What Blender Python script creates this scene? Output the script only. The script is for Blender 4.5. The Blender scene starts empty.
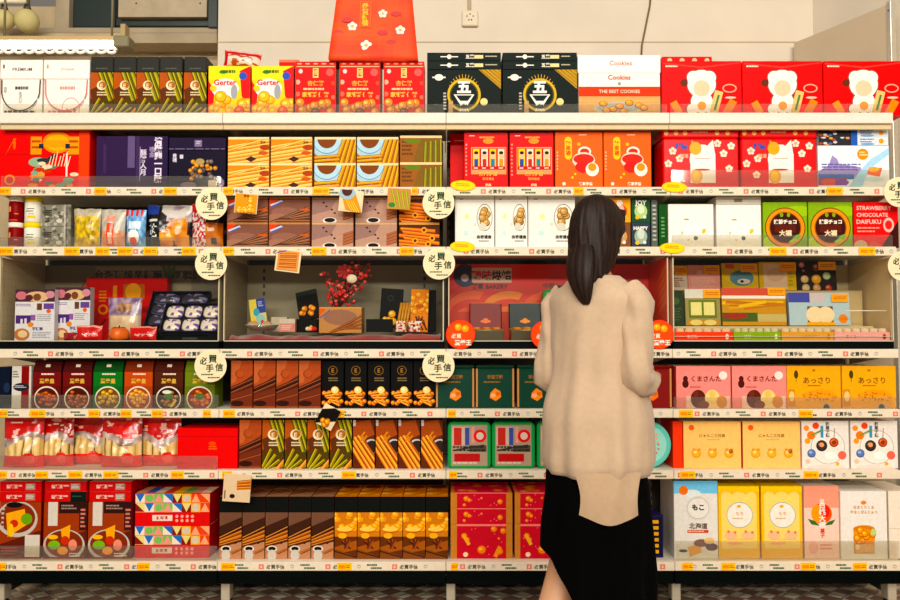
import bpy, math, random
from mathutils import Vector, noise
R = random.Random(7)
C = bpy.context.scene.collection
# ------------------------------------------------------------------ camera geometry
DIST, FPX, CAMH = 3.4, 841.0, 1.075
TH = math.atan(36.7 / FPX)
def W(x, y, Y=0.0):
    """point seen at photo position (x, y) at depth Y behind the shelf fronts -> world X, Z"""
    u = (x - 450) / FPX; v = (300 - y) / FPX
    dy = math.cos(TH) - v * math.sin(TH); dz = math.sin(TH) + v * math.cos(TH)
    t = (DIST + Y) / dy
    return u * t, CAMH + dz * t
def L(c):
    """'#rrggbb' -> linear rgba"""
    if not isinstance(c, str): return c
    c = c.lstrip('#'); o = []
    for i in (0, 2, 4):
        s = int(c[i:i+2], 16) / 255
        o.append(s / 12.92 if s <= .04045 else ((s + .055) / 1.055) ** 2.4)
    return (*o, 1.0)
def mix(a, b, t):
    a, b = L(a), L(b)
    return tuple(a[i] * (1 - t) + b[i] * t for i in range(4))
# ------------------------------------------------------------------ materials
MATS = {}
def mat(name, rough=.5, metal=0., coat=0., spec=.5, mottle=.06, scale=60, bump=0., alpha=None, color=None, emit=None, sheen=0.):
    if name in MATS: return MATS[name]
    m = bpy.data.materials.new(name); m.use_nodes = True
    nt = m.node_tree; b = nt.nodes['Principled BSDF']; N = nt.nodes.new; K = nt.links.new
    b.inputs['Roughness'].default_value = rough; b.inputs['Metallic'].default_value = metal
    b.inputs['Coat Weight'].default_value = coat; b.inputs['Coat Roughness'].default_value = .12
    b.inputs['Specular IOR Level'].default_value = spec
    if sheen: b.inputs['Sheen Weight'].default_value = sheen
    tc = N('ShaderNodeTexCoord'); nz = N('ShaderNodeTexNoise'); nz.inputs['Scale'].default_value = scale
    nz.inputs['Detail'].default_value = 3
    K(tc.outputs['Object'], nz.inputs['Vector'])
    if color is None:
        at = N('ShaderNodeAttribute'); at.attribute_name = 'Col'; src = at.outputs['Color']
    else:
        rg = N('ShaderNodeRGB'); rg.outputs[0].default_value = L(color); src = rg.outputs[0]
    mr = N('ShaderNodeMapRange'); mr.inputs[3].default_value = 1 - mottle; mr.inputs[4].default_value = 1 + mottle
    mr.inputs[1].default_value = .3; mr.inputs[2].default_value = .7
    K(nz.outputs['Fac'], mr.inputs[0])
    mx = N('ShaderNodeVectorMath'); mx.operation = 'SCALE'
    K(src, mx.inputs[0]); K(mr.outputs[0], mx.inputs['Scale']); K(mx.outputs[0], b.inputs['Base Color'])
    if bump:
        bp = N('ShaderNodeBump'); bp.inputs['Strength'].default_value = bump; bp.inputs['Distance'].default_value = .004
        K(nz.outputs['Fac'], bp.inputs['Height']); K(bp.outputs[0], b.inputs['Normal'])
    if emit:
        b.inputs['Emission Color'].default_value = L(emit[0]); b.inputs['Emission Strength'].default_value = emit[1]
    if alpha is not None: b.inputs['Alpha'].default_value = alpha
    MATS[name] = m; return m
def glass(name, tint='#ffffff', refl=.12, haze=0.):
    if name in MATS: return MATS[name]
    m = bpy.data.materials.new(name); m.use_nodes = True; nt = m.node_tree; nt.nodes.clear(); N = nt.nodes.new; K = nt.links.new
    out = N('ShaderNodeOutputMaterial'); tr = N('ShaderNodeBsdfTransparent'); gl = N('ShaderNodeBsdfGlossy')
    tr.inputs[0].default_value = L(tint); gl.inputs['Roughness'].default_value = .06
    fr = N('ShaderNodeFresnel'); fr.inputs[0].default_value = 1.45
    ad = N('ShaderNodeMath'); ad.operation = 'ADD'; ad.inputs[1].default_value = refl * .3; ad.use_clamp = True
    hf = N('ShaderNodeMath'); hf.operation = 'MULTIPLY'; hf.inputs[1].default_value = .45; K(fr.outputs[0], hf.inputs[0]); K(hf.outputs[0], ad.inputs[0]); mx = N('ShaderNodeMixShader'); K(ad.outputs[0], mx.inputs[0])
    K(tr.outputs[0], mx.inputs[1]); K(gl.outputs[0], mx.inputs[2]); last = mx
    if haze:
        df = N('ShaderNodeBsdfDiffuse'); df.inputs[0].default_value = (.8, .78, .72, 1)
        nz = N('ShaderNodeTexNoise'); nz.inputs['Scale'].default_value = 9
        mm = N('ShaderNodeMath'); mm.operation = 'MULTIPLY'; mm.inputs[1].default_value = haze * 2
        K(nz.outputs['Fac'], mm.inputs[0])
        m2 = N('ShaderNodeMixShader'); K(mm.outputs[0], m2.inputs[0]); K(mx.outputs[0], m2.inputs[1]); K(df.outputs[0], m2.inputs[2]); last = m2
    K(last.outputs[0], out.inputs[0]); MATS[name] = m; return m
CARD = mat('printed_card', .5, coat=.0, spec=.07)
GLOSSY = mat('glossy_card', .35, coat=.0, spec=.05, mottle=.04)
MATTE = mat('matte_paper', .75, mottle=.05)
TIN = mat('printed_tin', .3, coat=.0, spec=.18, mottle=.03)
FILM = mat('plastic_film', .2, coat=.4, bump=.35, scale=35)
METAL = mat('painted_steel', .45, mottle=.05, scale=8)
FOOD = mat('baked_food', .6, mottle=.25, scale=90, bump=.4)
CLOTH = mat('woven_cloth', .9, mottle=.12, scale=120, bump=.3, sheen=.3)
def vivid(c):
    g = .3*c[0]+.59*c[1]+.11*c[2]
    return (*[max(.0012, g+(x-g)*1.14)**1.2 for x in c[:3]], 1.0)
# ------------------------------------------------------------------ mesh builder
class MB:
    def __init__(s): s.v = []; s.f = []; s.c = []; s.smooth = []
    def face(s, pts, col, sm=False):
        n = len(s.v); s.v += [tuple(p) for p in pts]; s.f.append(tuple(range(n, n + len(pts)))); s.c.append(L(col)); s.smooth.append(sm)
    def mesh(s, vs, fs, col, sm=True):
        n = len(s.v); s.v += [tuple(p) for p in vs]
        for i, f in enumerate(fs):
            s.f.append(tuple(n + k for k in f)); s.c.append(L(col[i]) if isinstance(col, list) else L(col)); s.smooth.append(sm)
    def box(s, x0, x1, y0, y1, z0, z1, col, front=None, top=None, side=None, ch=.0012):
        lo = (x0, y0, z0); hi = (x1, y1, z1); ch = min(ch, (x1-x0)*.3, (y1-y0)*.3, (z1-z0)*.3)
        vs = []; idx = {}
        for sx in (0, 1):
            for sy in (0, 1):
                for sz in (0, 1):
                    sg = (sx, sy, sz)
                    for k in range(3):
                        p = []
                        for a in range(3):
                            e = hi[a] if sg[a] else lo[a]
                            p.append(e if a == k else e + (-ch if sg[a] else ch))
                        idx[(sg, k)] = len(vs); vs.append(p)
        fs = []; cs = []
        for k in range(3):
            a, b = [(1, 2), (2, 0), (0, 1)][k]
            for d in (0, 1):
                q = []
                for (i, j) in ((0, 0), (1, 0), (1, 1), (0, 1)):
                    sg = [0, 0, 0]; sg[k] = d; sg[a] = i; sg[b] = j; q.append(idx[(tuple(sg), k)])
                if d == 0: q.reverse()
                fs.append(q)
                c = col
                if k == 1 and d == 0 and front: c = front
                if k == 2 and d == 1 and top: c = top
                if k == 0 and side: c = side
                cs.append(c)
        for k in range(3):
            a, b = [(1, 2), (2, 0), (0, 1)][k]
            for i in (0, 1):
                for j in (0, 1):
                    g0 = [0, 0, 0]; g1 = [0, 0, 0]; g0[a] = g1[a] = i; g0[b] = g1[b] = j; g1[k] = 1; g0 = tuple(g0); g1 = tuple(g1)
                    q = [idx[(g0, a)], idx[(g1, a)], idx[(g1, b)], idx[(g0, b)]]
                    if (i + j) % 2: q.reverse()
                    fs.append(q); cs.append(front if front and b == 1 and j == 0 else col)
        for g in [(i, j, k) for i in (0, 1) for j in (0, 1) for k in (0, 1)]:
            q = [idx[(g, 0)], idx[(g, 1)], idx[(g, 2)]]
            if sum(g) % 2 == 0: q.reverse()
            fs.append(q); cs.append(col)
        s.mesh(vs, fs, cs, False)
    def rings(s, rs, col, sm=True, cap0=True, cap1=True, colf=None):
        """rs: list of rings (each n points)"""
        n = len(rs[0]); vs = [p for r in rs for p in r]; fs = []; cs = []
        for i in range(len(rs) - 1):
            for j in range(n):
                k = (j + 1) % n; fs.append((i*n+j, i*n+k, (i+1)*n+k, (i+1)*n+j)); cs.append(colf(i, j) if colf else col)
        if cap0: fs.append(tuple(range(n))[::-1]); cs.append(colf(0, 0) if colf else col)
        if cap1: fs.append(tuple((len(rs)-1)*n + j for j in range(n))); cs.append(colf(len(rs)-2, 0) if colf else col)
        s.mesh(vs, fs, cs, sm)
    def lathe(s, prof, col, cx=0, cy=0, n=24, cz=0, colf=None, sm=True, caps=True):
        s.rings([[(cx + r*math.cos(2*math.pi*j/n), cy + r*math.sin(2*math.pi*j/n), cz + z) for j in range(n)] for r, z in prof], col, sm, caps, caps, colf=colf)
    def tube(s, pts, r, col, n=8):
        rs = []; P = [Vector(p) for p in pts]
        for i, p in enumerate(P):
            t = (P[min(i+1, len(P)-1)] - P[max(i-1, 0)]).normalized()
            a = t.cross(Vector((.31, .2, .93)) if abs(t.z) < .9 else Vector((1, 0, 0))).normalized(); b = t.cross(a)
            rr = r[i] if isinstance(r, (list, tuple)) else r
            rs.append([p + a*rr*math.cos(2*math.pi*j/n) + b*rr*math.sin(2*math.pi*j/n) for j in range(n)])
        s.rings(rs, col)
    def ellipsoid(s, cx, cy, cz, rx, ry, rz, col, n=14, m=8, wob=0.):
        rs = []
        for i in range(m + 1):
            a = -math.pi/2 + math.pi * i / m; q = max(math.cos(a), .02); rr = []
            for j in range(n):
                t = 2*math.pi*j/n; x = q*math.cos(t); y = q*math.sin(t); z = math.sin(a)
                k = 1 + wob * noise.noise(Vector((x*2+cx*50, y*2, z*2+cz*50)))
                rr.append((cx+rx*x*k, cy+ry*y*k, cz+rz*z*k))
            rs.append(rr)
        s.rings(rs, col)
    def build(s, name, material, parent=None, loc=None):
        me = bpy.data.meshes.new(name); me.from_pydata(s.v, [], s.f)
        ca = me.color_attributes.new('Col', 'FLOAT_COLOR', 'CORNER'); buf = []
        for f, c in zip(s.f, s.c): buf += list(vivid(c)) * len(f)
        ca.data.foreach_set('color', buf); me.polygons.foreach_set('use_smooth', s.smooth)
        me.materials.append(material); me.update()
        o = bpy.data.objects.new(name, me); C.objects.link(o)
        if parent: o.parent = parent
        if loc: o.location = loc
        return o
def empty(name, loc=(0, 0, 0), rz=0):
    o = bpy.data.objects.new(name, None); C.objects.link(o); o.location = loc; o.rotation_euler.z = rz; return o
def tag(o, label, cat, group=None):
    if len(label.split()) > 16: print('LONG', len(label.split()), label)
    o['label'] = label; o['category'] = cat
    if group: o['group'] = group
    return o
def struct(o): o['kind'] = 'structure'; return o
def copy_tree(o, parent=None):
    c = o.copy(); C.objects.link(c); c.parent = parent
    for ch in list(o.children): copy_tree(ch, c)
    return c
# ------------------------------------------------------------------ glyphs
FONT = None
def load_font(): return None
GLY = {}
def glyph(s, bold):
    k = (s, bold)
    if k in GLY: return GLY[k]
    cu = bpy.data.curves.new('t', 'FONT'); cu.body = s; cu.resolution_u = 2; cu.offset = bold
    cu.space_line = .95; cu.align_x = 'CENTER'
    o = bpy.data.objects.new('t', cu); C.objects.link(o)
    dg = bpy.context.evaluated_depsgraph_get(); me = o.evaluated_get(dg).to_mesh()
    v = [(p.co.x, p.co.y) for p in me.vertices]; f = [tuple(q.vertices) for q in me.polygons]
    o.evaluated_get(dg).to_mesh_clear(); bpy.data.objects.remove(o); bpy.data.curves.remove(cu)
    if not v: GLY[k] = ([], [], 1); return GLY[k]
    x0 = min(p[0] for p in v); x1 = max(p[0] for p in v); y0 = min(p[1] for p in v); y1 = max(p[1] for p in v)
    h = (y1 - y0) or 1; v = [((p[0]-(x0+x1)/2)/h, (p[1]-(y0+y1)/2)/h) for p in v]
    GLY[k] = (v, f, (x1-x0)/h); return GLY[k]
# ------------------------------------------------------------------ printed faces
class Pr:
    """graphics printed on a flat face: u, v run 0..1 from its top left corner"""
    EPS = 3e-5
    def __init__(s, mb, o, U, V, w, h, bulge=None):
        s.mb = mb; s.o = Vector(o); s.U = Vector(U); s.V = Vector(V); s.N = -s.U.cross(s.V); s.w = w; s.h = h; s.k = 3
    def pt(s, u, v): return s.o + s.U*(u*s.w) + s.V*(v*s.h) + s.N*(s.k*s.EPS)
    def poly(s, pts, c, keep=False):
        P = list(pts)
        for ax, lim, sg in ((0, 0, 1), (0, 1, -1), (1, 0, 1), (1, 1, -1)):
            out = []
            for i in range(len(P)):
                a, b = P[i-1], P[i]; da = (a[ax]-lim)*sg; db = (b[ax]-lim)*sg
                if (da >= 0) != (db >= 0):
                    t = da/(da-db); out.append((a[0]+(b[0]-a[0])*t, a[1]+(b[1]-a[1])*t))
                if db >= 0: out.append(b)
            P = out
            if len(P) < 3: return s
        if not keep: s.k += 1
        s.mb.face([s.pt(*p) for p in P], c); return s
    def rect(s, x0, y0, x1, y1, c, keep=False): return s.poly([(x0, y1), (x1, y1), (x1, y0), (x0, y0)], c, keep)
    def ell(s, cx, cy, rx, ry, c, n=18, rot=0., keep=False, a0=0, a1=2*math.pi):
        pts = []
        for i in range(n if a1-a0 > 6.28 else n+1):
            a = -(a0 + (a1-a0)*i/n); x = rx*s.w*math.cos(a); y = ry*s.h*math.sin(a)
            pts.append((cx+(x*math.cos(rot)-y*math.sin(rot))/s.w, cy+(x*math.sin(rot)+y*math.cos(rot))/s.h))
        return s.poly(pts, c, keep)
    def circ(s, cx, cy, r, c, n=18, keep=False): return s.ell(cx, cy, r*s.h/s.w, r, c, n, keep=keep)
    def stick(s, x0, y0, x1, y1, t, c, keep=False):
        """bar of thickness t (fraction of height)"""
        a = Vector(((x1-x0)*s.w, (y1-y0)*s.h))
        if a.length == 0: return s
        n = Vector((-a.y, a.x)).normalized() * t * s.h / 2
        q = [(x0*s.w+n.x, y0*s.h+n.y), (x1*s.w+n.x, y1*s.h+n.y), (x1*s.w-n.x, y1*s.h-n.y), (x0*s.w-n.x, y0*s.h-n.y)]
        return s.poly([(p[0]/s.w, p[1]/s.h) for p in q], c, keep)
    def roll(s, x0, y0, x1, y1, t, c, hi, lo):
        s.stick(x0, y0, x1, y1, t, lo); s.stick(x0, y0, x1, y1, t*.75, c)
        dx = t*.16*s.h/s.w; s.stick(x0-dx, y0-t*.12, x1-dx, y1-t*.12, t*.22, hi)
    def blob(s, cx, cy, r, c, hi, lo, sq=1.):
        s.ell(cx, cy, r*s.h/s.w, r*sq, lo, 14); s.ell(cx, cy-r*.08, r*.86*s.h/s.w, r*.84*sq, c, 12)
        s.ell(cx-r*.2*s.h/s.w, cy-r*.25, r*.42*s.h/s.w, r*.34*sq, hi, 10)
    def ring(s, cx, cy, r, t, c, inner):
        s.circ(cx, cy, r, c, 28); s.circ(cx, cy, r-t, inner, 28)
    def text(s, txt, cx, cy, h, c, wmax=None, bold=.015, rot=0.):
        v, f, asp = glyph(txt, bold)
        H = h*s.h
        if wmax and asp*H > wmax*s.w: H = wmax*s.w/asp
        s.k += 1; cr, sr = math.cos(rot), math.sin(rot)
        P = [s.pt(cx+(x*cr+y*sr)*H/s.w, cy-(-x*sr+y*cr)*H/s.h) for x, y in v]
        s.mb.mesh(P, f, c, False); return s
    def lines(s, x0, y0, x1, y1, n, c, fill=.5, rag=.35):
        """small print too fine to read: rows of short dashes"""
        s.k += 1; dy = (y1-y0)/n
        for i in range(n):
            x = x0; e = x1 - R.random()*rag*(x1-x0); y = y0+dy*i
            while x < e:
                l = min((x1-x0)*(.06+.12*R.random()), e-x); s.rect(x, y, x+l, y+dy*fill, c, True); x += l+(x1-x0)*.025
        return s
    def vtext(s, txt, cx, cy, h, c, wmax=None, bold=.02):
        return s.text('\n'.join(txt), cx, cy, h, c, wmax, bold)
def front_of(mb, w, h, y=0., z0=0., x0=None):
    x = -w/2 if x0 is None else x0
    return Pr(mb, (x, y, z0+h), (1, 0, 0), (0, 0, -1), w, h)
def top_of(mb, w, d, z, y=0., x0=None):
    x = -w/2 if x0 is None else x0
    return Pr(mb, (x, y+d, z), (1, 0, 0), (0, -1, 0), w, d)
def left_of(mb, x, h, d, z0=0.): return Pr(mb, (x, d, z0+h), (0, -1, 0), (0, 0, -1), d, h)
def right_of(mb, x, h, d, z0=0.): return Pr(mb, (x, 0, z0+h), (0, 1, 0), (0, 0, -1), d, h)
def flower(P, cx, cy, r, c, mid='#f0b030'):
    P.k += 1
    for i in range(5):
        a = i*2*math.pi/5-.3; P.circ(cx+r*.6*math.cos(a)*P.h/P.w, cy+r*.6*math.sin(a), r*.45, c, 8, True)
    P.circ(cx, cy, r*.3, mid, 8)
# ------------------------------------------------------------------ products
ORD = ['leftmost', 'second from left', 'third from left', 'fourth from left', 'fifth from left', 'sixth from left']
NUM = ['', 'one', 'two', 'three', 'four', 'five', 'six', 'seven', 'eight', 'nine']
def ordn(i, n):
    if n == 1: return ''
    if n == 2: return ('left', 'right')[i] + ' one of two'
    if n == 3: return ('leftmost', 'middle', 'rightmost')[i] + ' of three'
    return ('rightmost' if i == n-1 else ORD[i]) + ' of ' + NUM[n]
def carton(w, h, d, body, front=None, top=None, side=None, fp=None, tp=None, sp=None, m=None, name='box', ch=.0012):
    mb = MB(); mb.box(-w/2, w/2, 0, d, 0, h, body, front=front, top=top, side=side, ch=ch)
    if fp: fp(front_of(mb, w, h))
    if tp: tp(top_of(mb, w, d, h))
    if sp: sp(left_of(mb, -w/2, h, d)); sp(right_of(mb, w/2, h, d))
    return mb.build(name, m or CARD)
ZS = {}
def zpx(y, Y=0.): return W(450, y, Y)[1]
for r_, y_ in ((1, 113.5), (2, 187.5), (3, 247), (4, 349), (5, 409), (6, 470), (7, 561)): ZS[r_] = zpx(y_)
def product(name, desc, cat, group, spans, row, tiers, make, Y=.035, zbase=None, gap=.0006):
    """tiers: list of px y of tops, bottom tier first; all the same size. make(w, h) -> root object at its base front centre"""
    z0 = ZS[row] if zbase is None else zbase
    ym = tiers[-1]
    x0, x1 = spans[0]; ws = [(W(b, ym, Y)[0]-W(a, ym, Y)[0]) for a, b in spans]
    w = sum(ws)/len(ws) - .0012; h = (zpx(tiers[-1], Y) - z0)/len(tiers) - gap
    src = make(w, h); out = []; nc, nt = len(spans), len(tiers)
    for i, (a, b) in enumerate(spans):
        X = (W(a, ym, Y)[0]+W(b, ym, Y)[0])/2
        for t in range(nt):
            o = src if (i, t) == (0, 0) else copy_tree(src)
            o.name = name; o.location = (X, Y, z0 + t*(h+gap) + .0003)
            q = []
            if nt == 2: q.append(('lower', 'upper')[t])
            if nt == 3: q.append(('bottom', 'middle', 'top')[t])
            if nt >= 2 and nc > 1: q.append('in ' + ordn(i, nc).replace(' one of two', ' column') if nc == 2 else 'in ' + ordn(i, nc) + ' columns')
            elif nc > 1: q.append(ordn(i, nc))
            elif q: q.append('of its stack')
            lab = desc + (', ' + ' '.join(q) if q else '')
            tag(o, lab, cat, group); out.append(o)
    return out
def P1(name, label, cat, x0, x1, ytop, row, make, Y=.035, group=None, z0=None):
    return product(name, label, cat, group, [(x0, x1)], row, [ytop], make, Y, z0)[0]
def sp(xs, w=None):
    """[a,b,c] edges -> spans"""
    return [(xs[i], xs[i+1]) for i in range(len(xs)-1)]
# ------------------------------------------------------------------ soft bags
def bag(w, h, d, colf, name='bag', nu=30, nv=36, seal=.06, wr=.12, seed=0, top_pinch=0., m=None, lean=0., heavy=.62):
    """a filled pouch: crimped top and bottom seals, full belly low down, creases"""
    mb = MB(); rows = []
    for side in (-1, 1):
        g = []
        for i in range(nv+1):
            v = i/nv; row = []
            b = max(0., (v-seal)/(1-seal)) if v > seal else 0.
            prof = math.sin(math.pi*min(1, b**(math.log(.5)/math.log(heavy))))**.6 if 0 < b < 1 else 0.
            for j in range(nu+1):
                u = j/nu; e = 1-abs(2*u-1)**3.2
                ww = w*(1-.05*prof) * (1-top_pinch*(1-v)**2)
                nz = noise.noise(Vector((u*3.1+seed, v*3.7, seed*1.3)))*.7+noise.noise(Vector((u*8+seed, v*8, 3)))*.35
                t = d/2*prof*e*(1+wr*2*nz) + (.0012 if 0 < e else .0)
                t += (.0009*math.sin(v*h*900) if v < seal else 0)
                row.append(((u-.5)*ww, d/2+side*max(t, .0004)+lean*(1-v)*h, h*(1-v)+.004*noise.noise(Vector((u*4, seed, 0)))*(1-v)))
            g.append(row)
        rows.append(g)
    for s_, g in enumerate(rows):
        vs = [p for r in g for p in r]; fs = []; cs = []; n = nu+1
        for i in range(nv):
            for j in range(nu):
                q = (i*n+j, (i+1)*n+j, (i+1)*n+j+1, i*n+j+1)
                fs.append(q if s_ == 0 else q[::-1]); cs.append(colf((j+.5)/nu, (i+.5)/nv))
        mb.mesh(vs, fs, cs, True)
    for j0, s2 in ((0, 0), (nu, 1)):
        a = [rows[0][i][j0] for i in range(nv+1)]; b = [rows[1][i][j0] for i in range(nv+1)]
        n = nv+1; mb.mesh(a+b, [((i, i+1, n+i+1, n+i) if s2 else (i+1, i, n+i, n+i+1)) for i in range(nv)], colf(j0/nu*.98+.01, .5), True)
    return mb.build(name, m or FILM)
def inr(u, v, x0, y0, x1, y1): return x0 <= u <= x1 and y0 <= v <= y1
def ine(u, v, cx, cy, rx, ry): return ((u-cx)/rx)**2+((v-cy)/ry)**2 <= 1
def nn(u, v, s=6, k=0): return noise.noise(Vector((u*s, v*s, k)))
# ------------------------------------------------------------------ the room
def wallmat(name, col, rough=.8, scale=3, mottle=.05): return mat(name, rough, color=col, mottle=mottle, scale=scale)
def slab(name, x0, x1, y0, y1, z0, z1, m, col='#ffffff'):
    mb = MB(); mb.box(x0, x1, y0, y1, z0, z1, col, ch=.002); return mb.build(name, m)
def tile_floor():
    m = bpy.data.materials.new('mosaic_floor'); m.use_nodes = True; nt = m.node_tree; N = nt.nodes.new; K = nt.links.new
    b = nt.nodes['Principled BSDF']; b.inputs['Roughness'].default_value = .35
    tc = N('ShaderNodeTexCoord'); mp = N('ShaderNodeMapping'); mp.inputs['Rotation'].default_value = (0, 0, math.radians(45))
    ck = N('ShaderNodeTexChecker'); ck.inputs['Scale'].default_value = 14; ck.inputs[1].default_value = L('#cfc0a4'); ck.inputs[2].default_value = L('#7a5240')
    br = N('ShaderNodeTexBrick'); br.offset = 0; br.inputs['Scale'].default_value = 16; br.inputs['Brick Width'].default_value = 1; br.inputs['Row Height'].default_value = 1
    br.inputs['Mortar Size'].default_value = .06; br.inputs['Mortar'].default_value = L('#6d6558')
    K(tc.outputs['Object'], mp.inputs[0]); K(mp.outputs[0], ck.inputs[0]); K(mp.outputs[0], br.inputs[0])
    K(ck.outputs[0], br.inputs[1]); K(ck.outputs[0], br.inputs[2]); K(br.outputs[0], b.inputs[0]); return m
WB = 1.0
def wx(x, Y, y=20): return W(x, y, Y)[0]
CREAM = wallmat('cream_wall_paint', '#ddd0ba'); BEIGE = wallmat('beige_paint', '#b8a27c', scale=6, mottle=.12)
DARKG = wallmat('dark_green_paint', '#0c211b', .35); DUN = wallmat('dun_panel', '#a8977a', scale=5, mottle=.15)
struct(slab('floor', -3.2, 3.2, -5.2, 1.6, -.05, 0, tile_floor()))
xl = wx(218, WB)
struct(slab('wall_back', xl, 1.93, WB, WB+.08, 0, 3.1, CREAM))
zj = W(450, 42, WB)[1]
struct(slab('trim_1', xl, 1.93, WB-.004, WB, zj-.004, zj+.004, wallmat('joint_line', '#cdb993')))
# recess in the left with beams and a dark window
Y2 = 1.3
struct(slab('wall_recess', -3.1, xl, Y2, Y2+.08, 0, 2.95, BEIGE))
struct(slab('wall_return', xl-.0, xl+.05, WB+.08, Y2, 0, 2.95, CREAM))
def pane(name, x0, x1, y0, y1, Y, dep, m):
    a = W(x0, y1, Y); b = W(x1, y0, Y); return slab(name, a[0], b[0], Y, Y+dep, a[1], b[1], m)
struct(pane('wall_pillar', 55, 69.5, -12, 33, 1.17, .12, DUN))
struct(pane('window_1', 70, 116, -12, 27, 1.22, .05, DARKG))
struct(pane('trim_2', -60, 217, 27.5, 33, 1.15, .14, DUN))
struct(pane('trim_3', -60, 124, 33, 40, 1.10, .18, BEIGE))
struct(pane('trim_4', 117, 217, 33, 43, 1.14, .15, DUN))
v = pane('ventilation_cover', 118, 207, -14, 17, 1.16, .12, mat('vent_beige', .6, color='#b5a283', scale=12, mottle=.1))
tag(v, 'beige sheet metal ventilation cover high on the recess beside the dark window', 'cover')
for (sx, sy) in ((136, 3), (200, 3)):
    mb = MB(); a = W(sx, sy, 1.155); mb.ellipsoid(0, 0, 0, .005, .005, .005, '#6b5a3c', 8, 5); mb.build('screw', METAL, v, (a[0], 1.158, a[1]))
struct(pane('trim_5', 116, 212, 18, 26, 1.2, .08, DARKG)); struct(pane('wall_column', 208, 217.5, -12, 27, 1.13, .12, DARKG))
wr = struct(slab('wall_right', 0, .08, -2.4, .09, 0, 3.1, CREAM)); wr.location = (1.932, WB, 0); wr.rotation_euler.z = .42
# slanted partition panel with a steel post
mb = MB(); a = (wx(795, .96), .96); b = (wx(889, .45), .45); zt = W(889, 5, .45)[1]
dx, dy = b[0]-a[0], b[1]-a[1]; ln = math.hypot(dx, dy)
mb.box(0, ln, -.012, .012, 0, zt-.0, '#d2c4ac'); pt = mb.build('partition_panel', mat('partition_board', .6, mottle=.04, scale=4))
pt.location = (a[0], a[1], 0.0); pt.rotation_euler.z = math.atan2(dy, dx)
mb = MB(); mb.box(ln, ln+.022, -.016, .016, 0, zt+.01, '#d9d5c8'); mb.build('edge_post', mat('satin_steel', .3, metal=.6), pt)
for zz in (.012, .3, .5): mb = MB(); mb.ellipsoid(ln+.011, -.017, zt-.02-zz, .004, .003, .004, '#554a3a', 8, 5); mb.build('screw', METAL, pt)
tag(pt, 'beige partition board with steel edge post standing behind the right end of the shelves', 'partition')
# wall pipe seen above the partition
mb = MB(); mb.tube([(0, 0, 0), (0, 0, .25)], .014, '#e9dcbc', 10); o = mb.build('conduit_pipe', METAL); q = W(866, 10, .85); o.location = (q[0], .96, 2.45)
tag(o, 'short pale vertical conduit pipe high in the wall corner above the partition', 'pipe')
# socket and cables
sX, sZ = W(470, 19.5, WB)
mb = MB(); mb.box(-.042, .042, -.022, 0, -.042, .042, '#e6dcc6', ch=.005)
P = Pr(mb, (-.042, -.022, .042), (1, 0, 0), (0, 0, -1), .084, .084)
for (a, b) in ((.3, .38), (.7, .38), (.42, .62), (.58, .62), (.5, .25)): P.rect(a-.035, b-.05, a+.035, b+.05, '#3a342a')
o = mb.build('wall_socket', GLOSSY); o.location = (sX, WB-.0005, sZ); tag(o, 'square cream wall socket with a conduit above the black gift boxes', 'socket')
mb = MB(); mb.tube([(-.004, -.012, .042), (-.004, -.012, .2), (-.004, -.012, .3)], .009, '#d9ccb0'); mb.build('conduit', METAL, o)
mb = MB(); pts = []
for i, (x, y) in enumerate(((652, -22), (650, 5), (646, 25), (642, 45), (641, 62))):
    q = W(x, y, WB-.012); pts.append((q[0], WB-.012, q[1]))
mb.tube(pts, .0045, '#7b6238'); o = mb.build('thin_cable', METAL); tag(o, 'thin brown cable running down the cream wall above the white biscuit box', 'cable')
# fluorescent strip light, top left
FY = .62
lt = empty('hanging_strip_light', (W(60, 44, FY)[0], FY, W(60, 44, FY)[1])); tag(lt, 'glowing fluorescent strip light with pale scalloped loops at the top left', 'light')
k = .00404*(DIST+FY)/DIST
mb = MB(); mb.box(-85*k, 64*k, -.02, .07, 2.5*k, 7*k, '#c9b184'); mb.build('light_housing', METAL, lt)
TUBE = mat('lit_tube', .3, color='#fff6e4', emit=('#fff0d8', 14.0), mottle=0)
mb = MB(); mb.tube([(-84*k, .0, -.5*k), (63*k, 0, -.5*k)], .02, '#ffffff', 12); mb.build('lamp_tube', TUBE, lt)
mb = MB(); mb.box(56*k, 72*k, -.03, .05, -5*k, 7*k, '#8d8468', ch=.006); mb.box(63*k, 68*k, -.025, .03, 6*k, 19*k, '#b3a075'); mb.build('end_bracket', METAL, lt)
mb = MB(); mb.tube([(-60*k, .03, 7*k), (-60*k, .03, .55)], .006, '#8d8468'); mb.tube([(50*k, .03, 7*k), (50*k, .03, .55)], .006, '#8d8468'); mb.build('hanger_rods', METAL, lt)
mb = MB()
for i in range(14):
    cx = (-82+i*10.4)*k
    mb.tube([(cx+5.0*k*math.cos(a), -.01, -6*k-4.0*k*math.sin(a)) for a in [math.pi*t/10 for t in range(11)]], .0075, '#fffdf4', 8)
mb.build('scalloped_loops', mat('pale_loop', .25, mottle=.02), lt)  # row of pale U-shaped loops below the tube
for (x, y, r, l) in ((4, 20, 10.5, 'pale yellow round glass globe at the far top left corner, cut by the frame'), (27, 21, 12, 'pale yellow round glass globe hanging right of its twin above the strip light')):
    Yg = .95; q = W(x, y, Yg); kk = .00404*(DIST+Yg)/DIST; g = empty('hanging_glass_globe', (q[0], Yg, q[1])); tag(g, l, 'globe', 'round glass globes')
    mb = MB(); mb.ellipsoid(0, 0, 0, r*kk, r*kk, r*kk, '#d8cc9c', 20, 12); mb.build('globe', GLOSSY, g)
    mb = MB(); mb.lathe([(.012, r*kk*.9), (.02, r*kk+.005), (.014, r*kk+.02), (.008, r*kk+.15)], '#6e6548', n=12); mb.build('neck', METAL, g)
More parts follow.
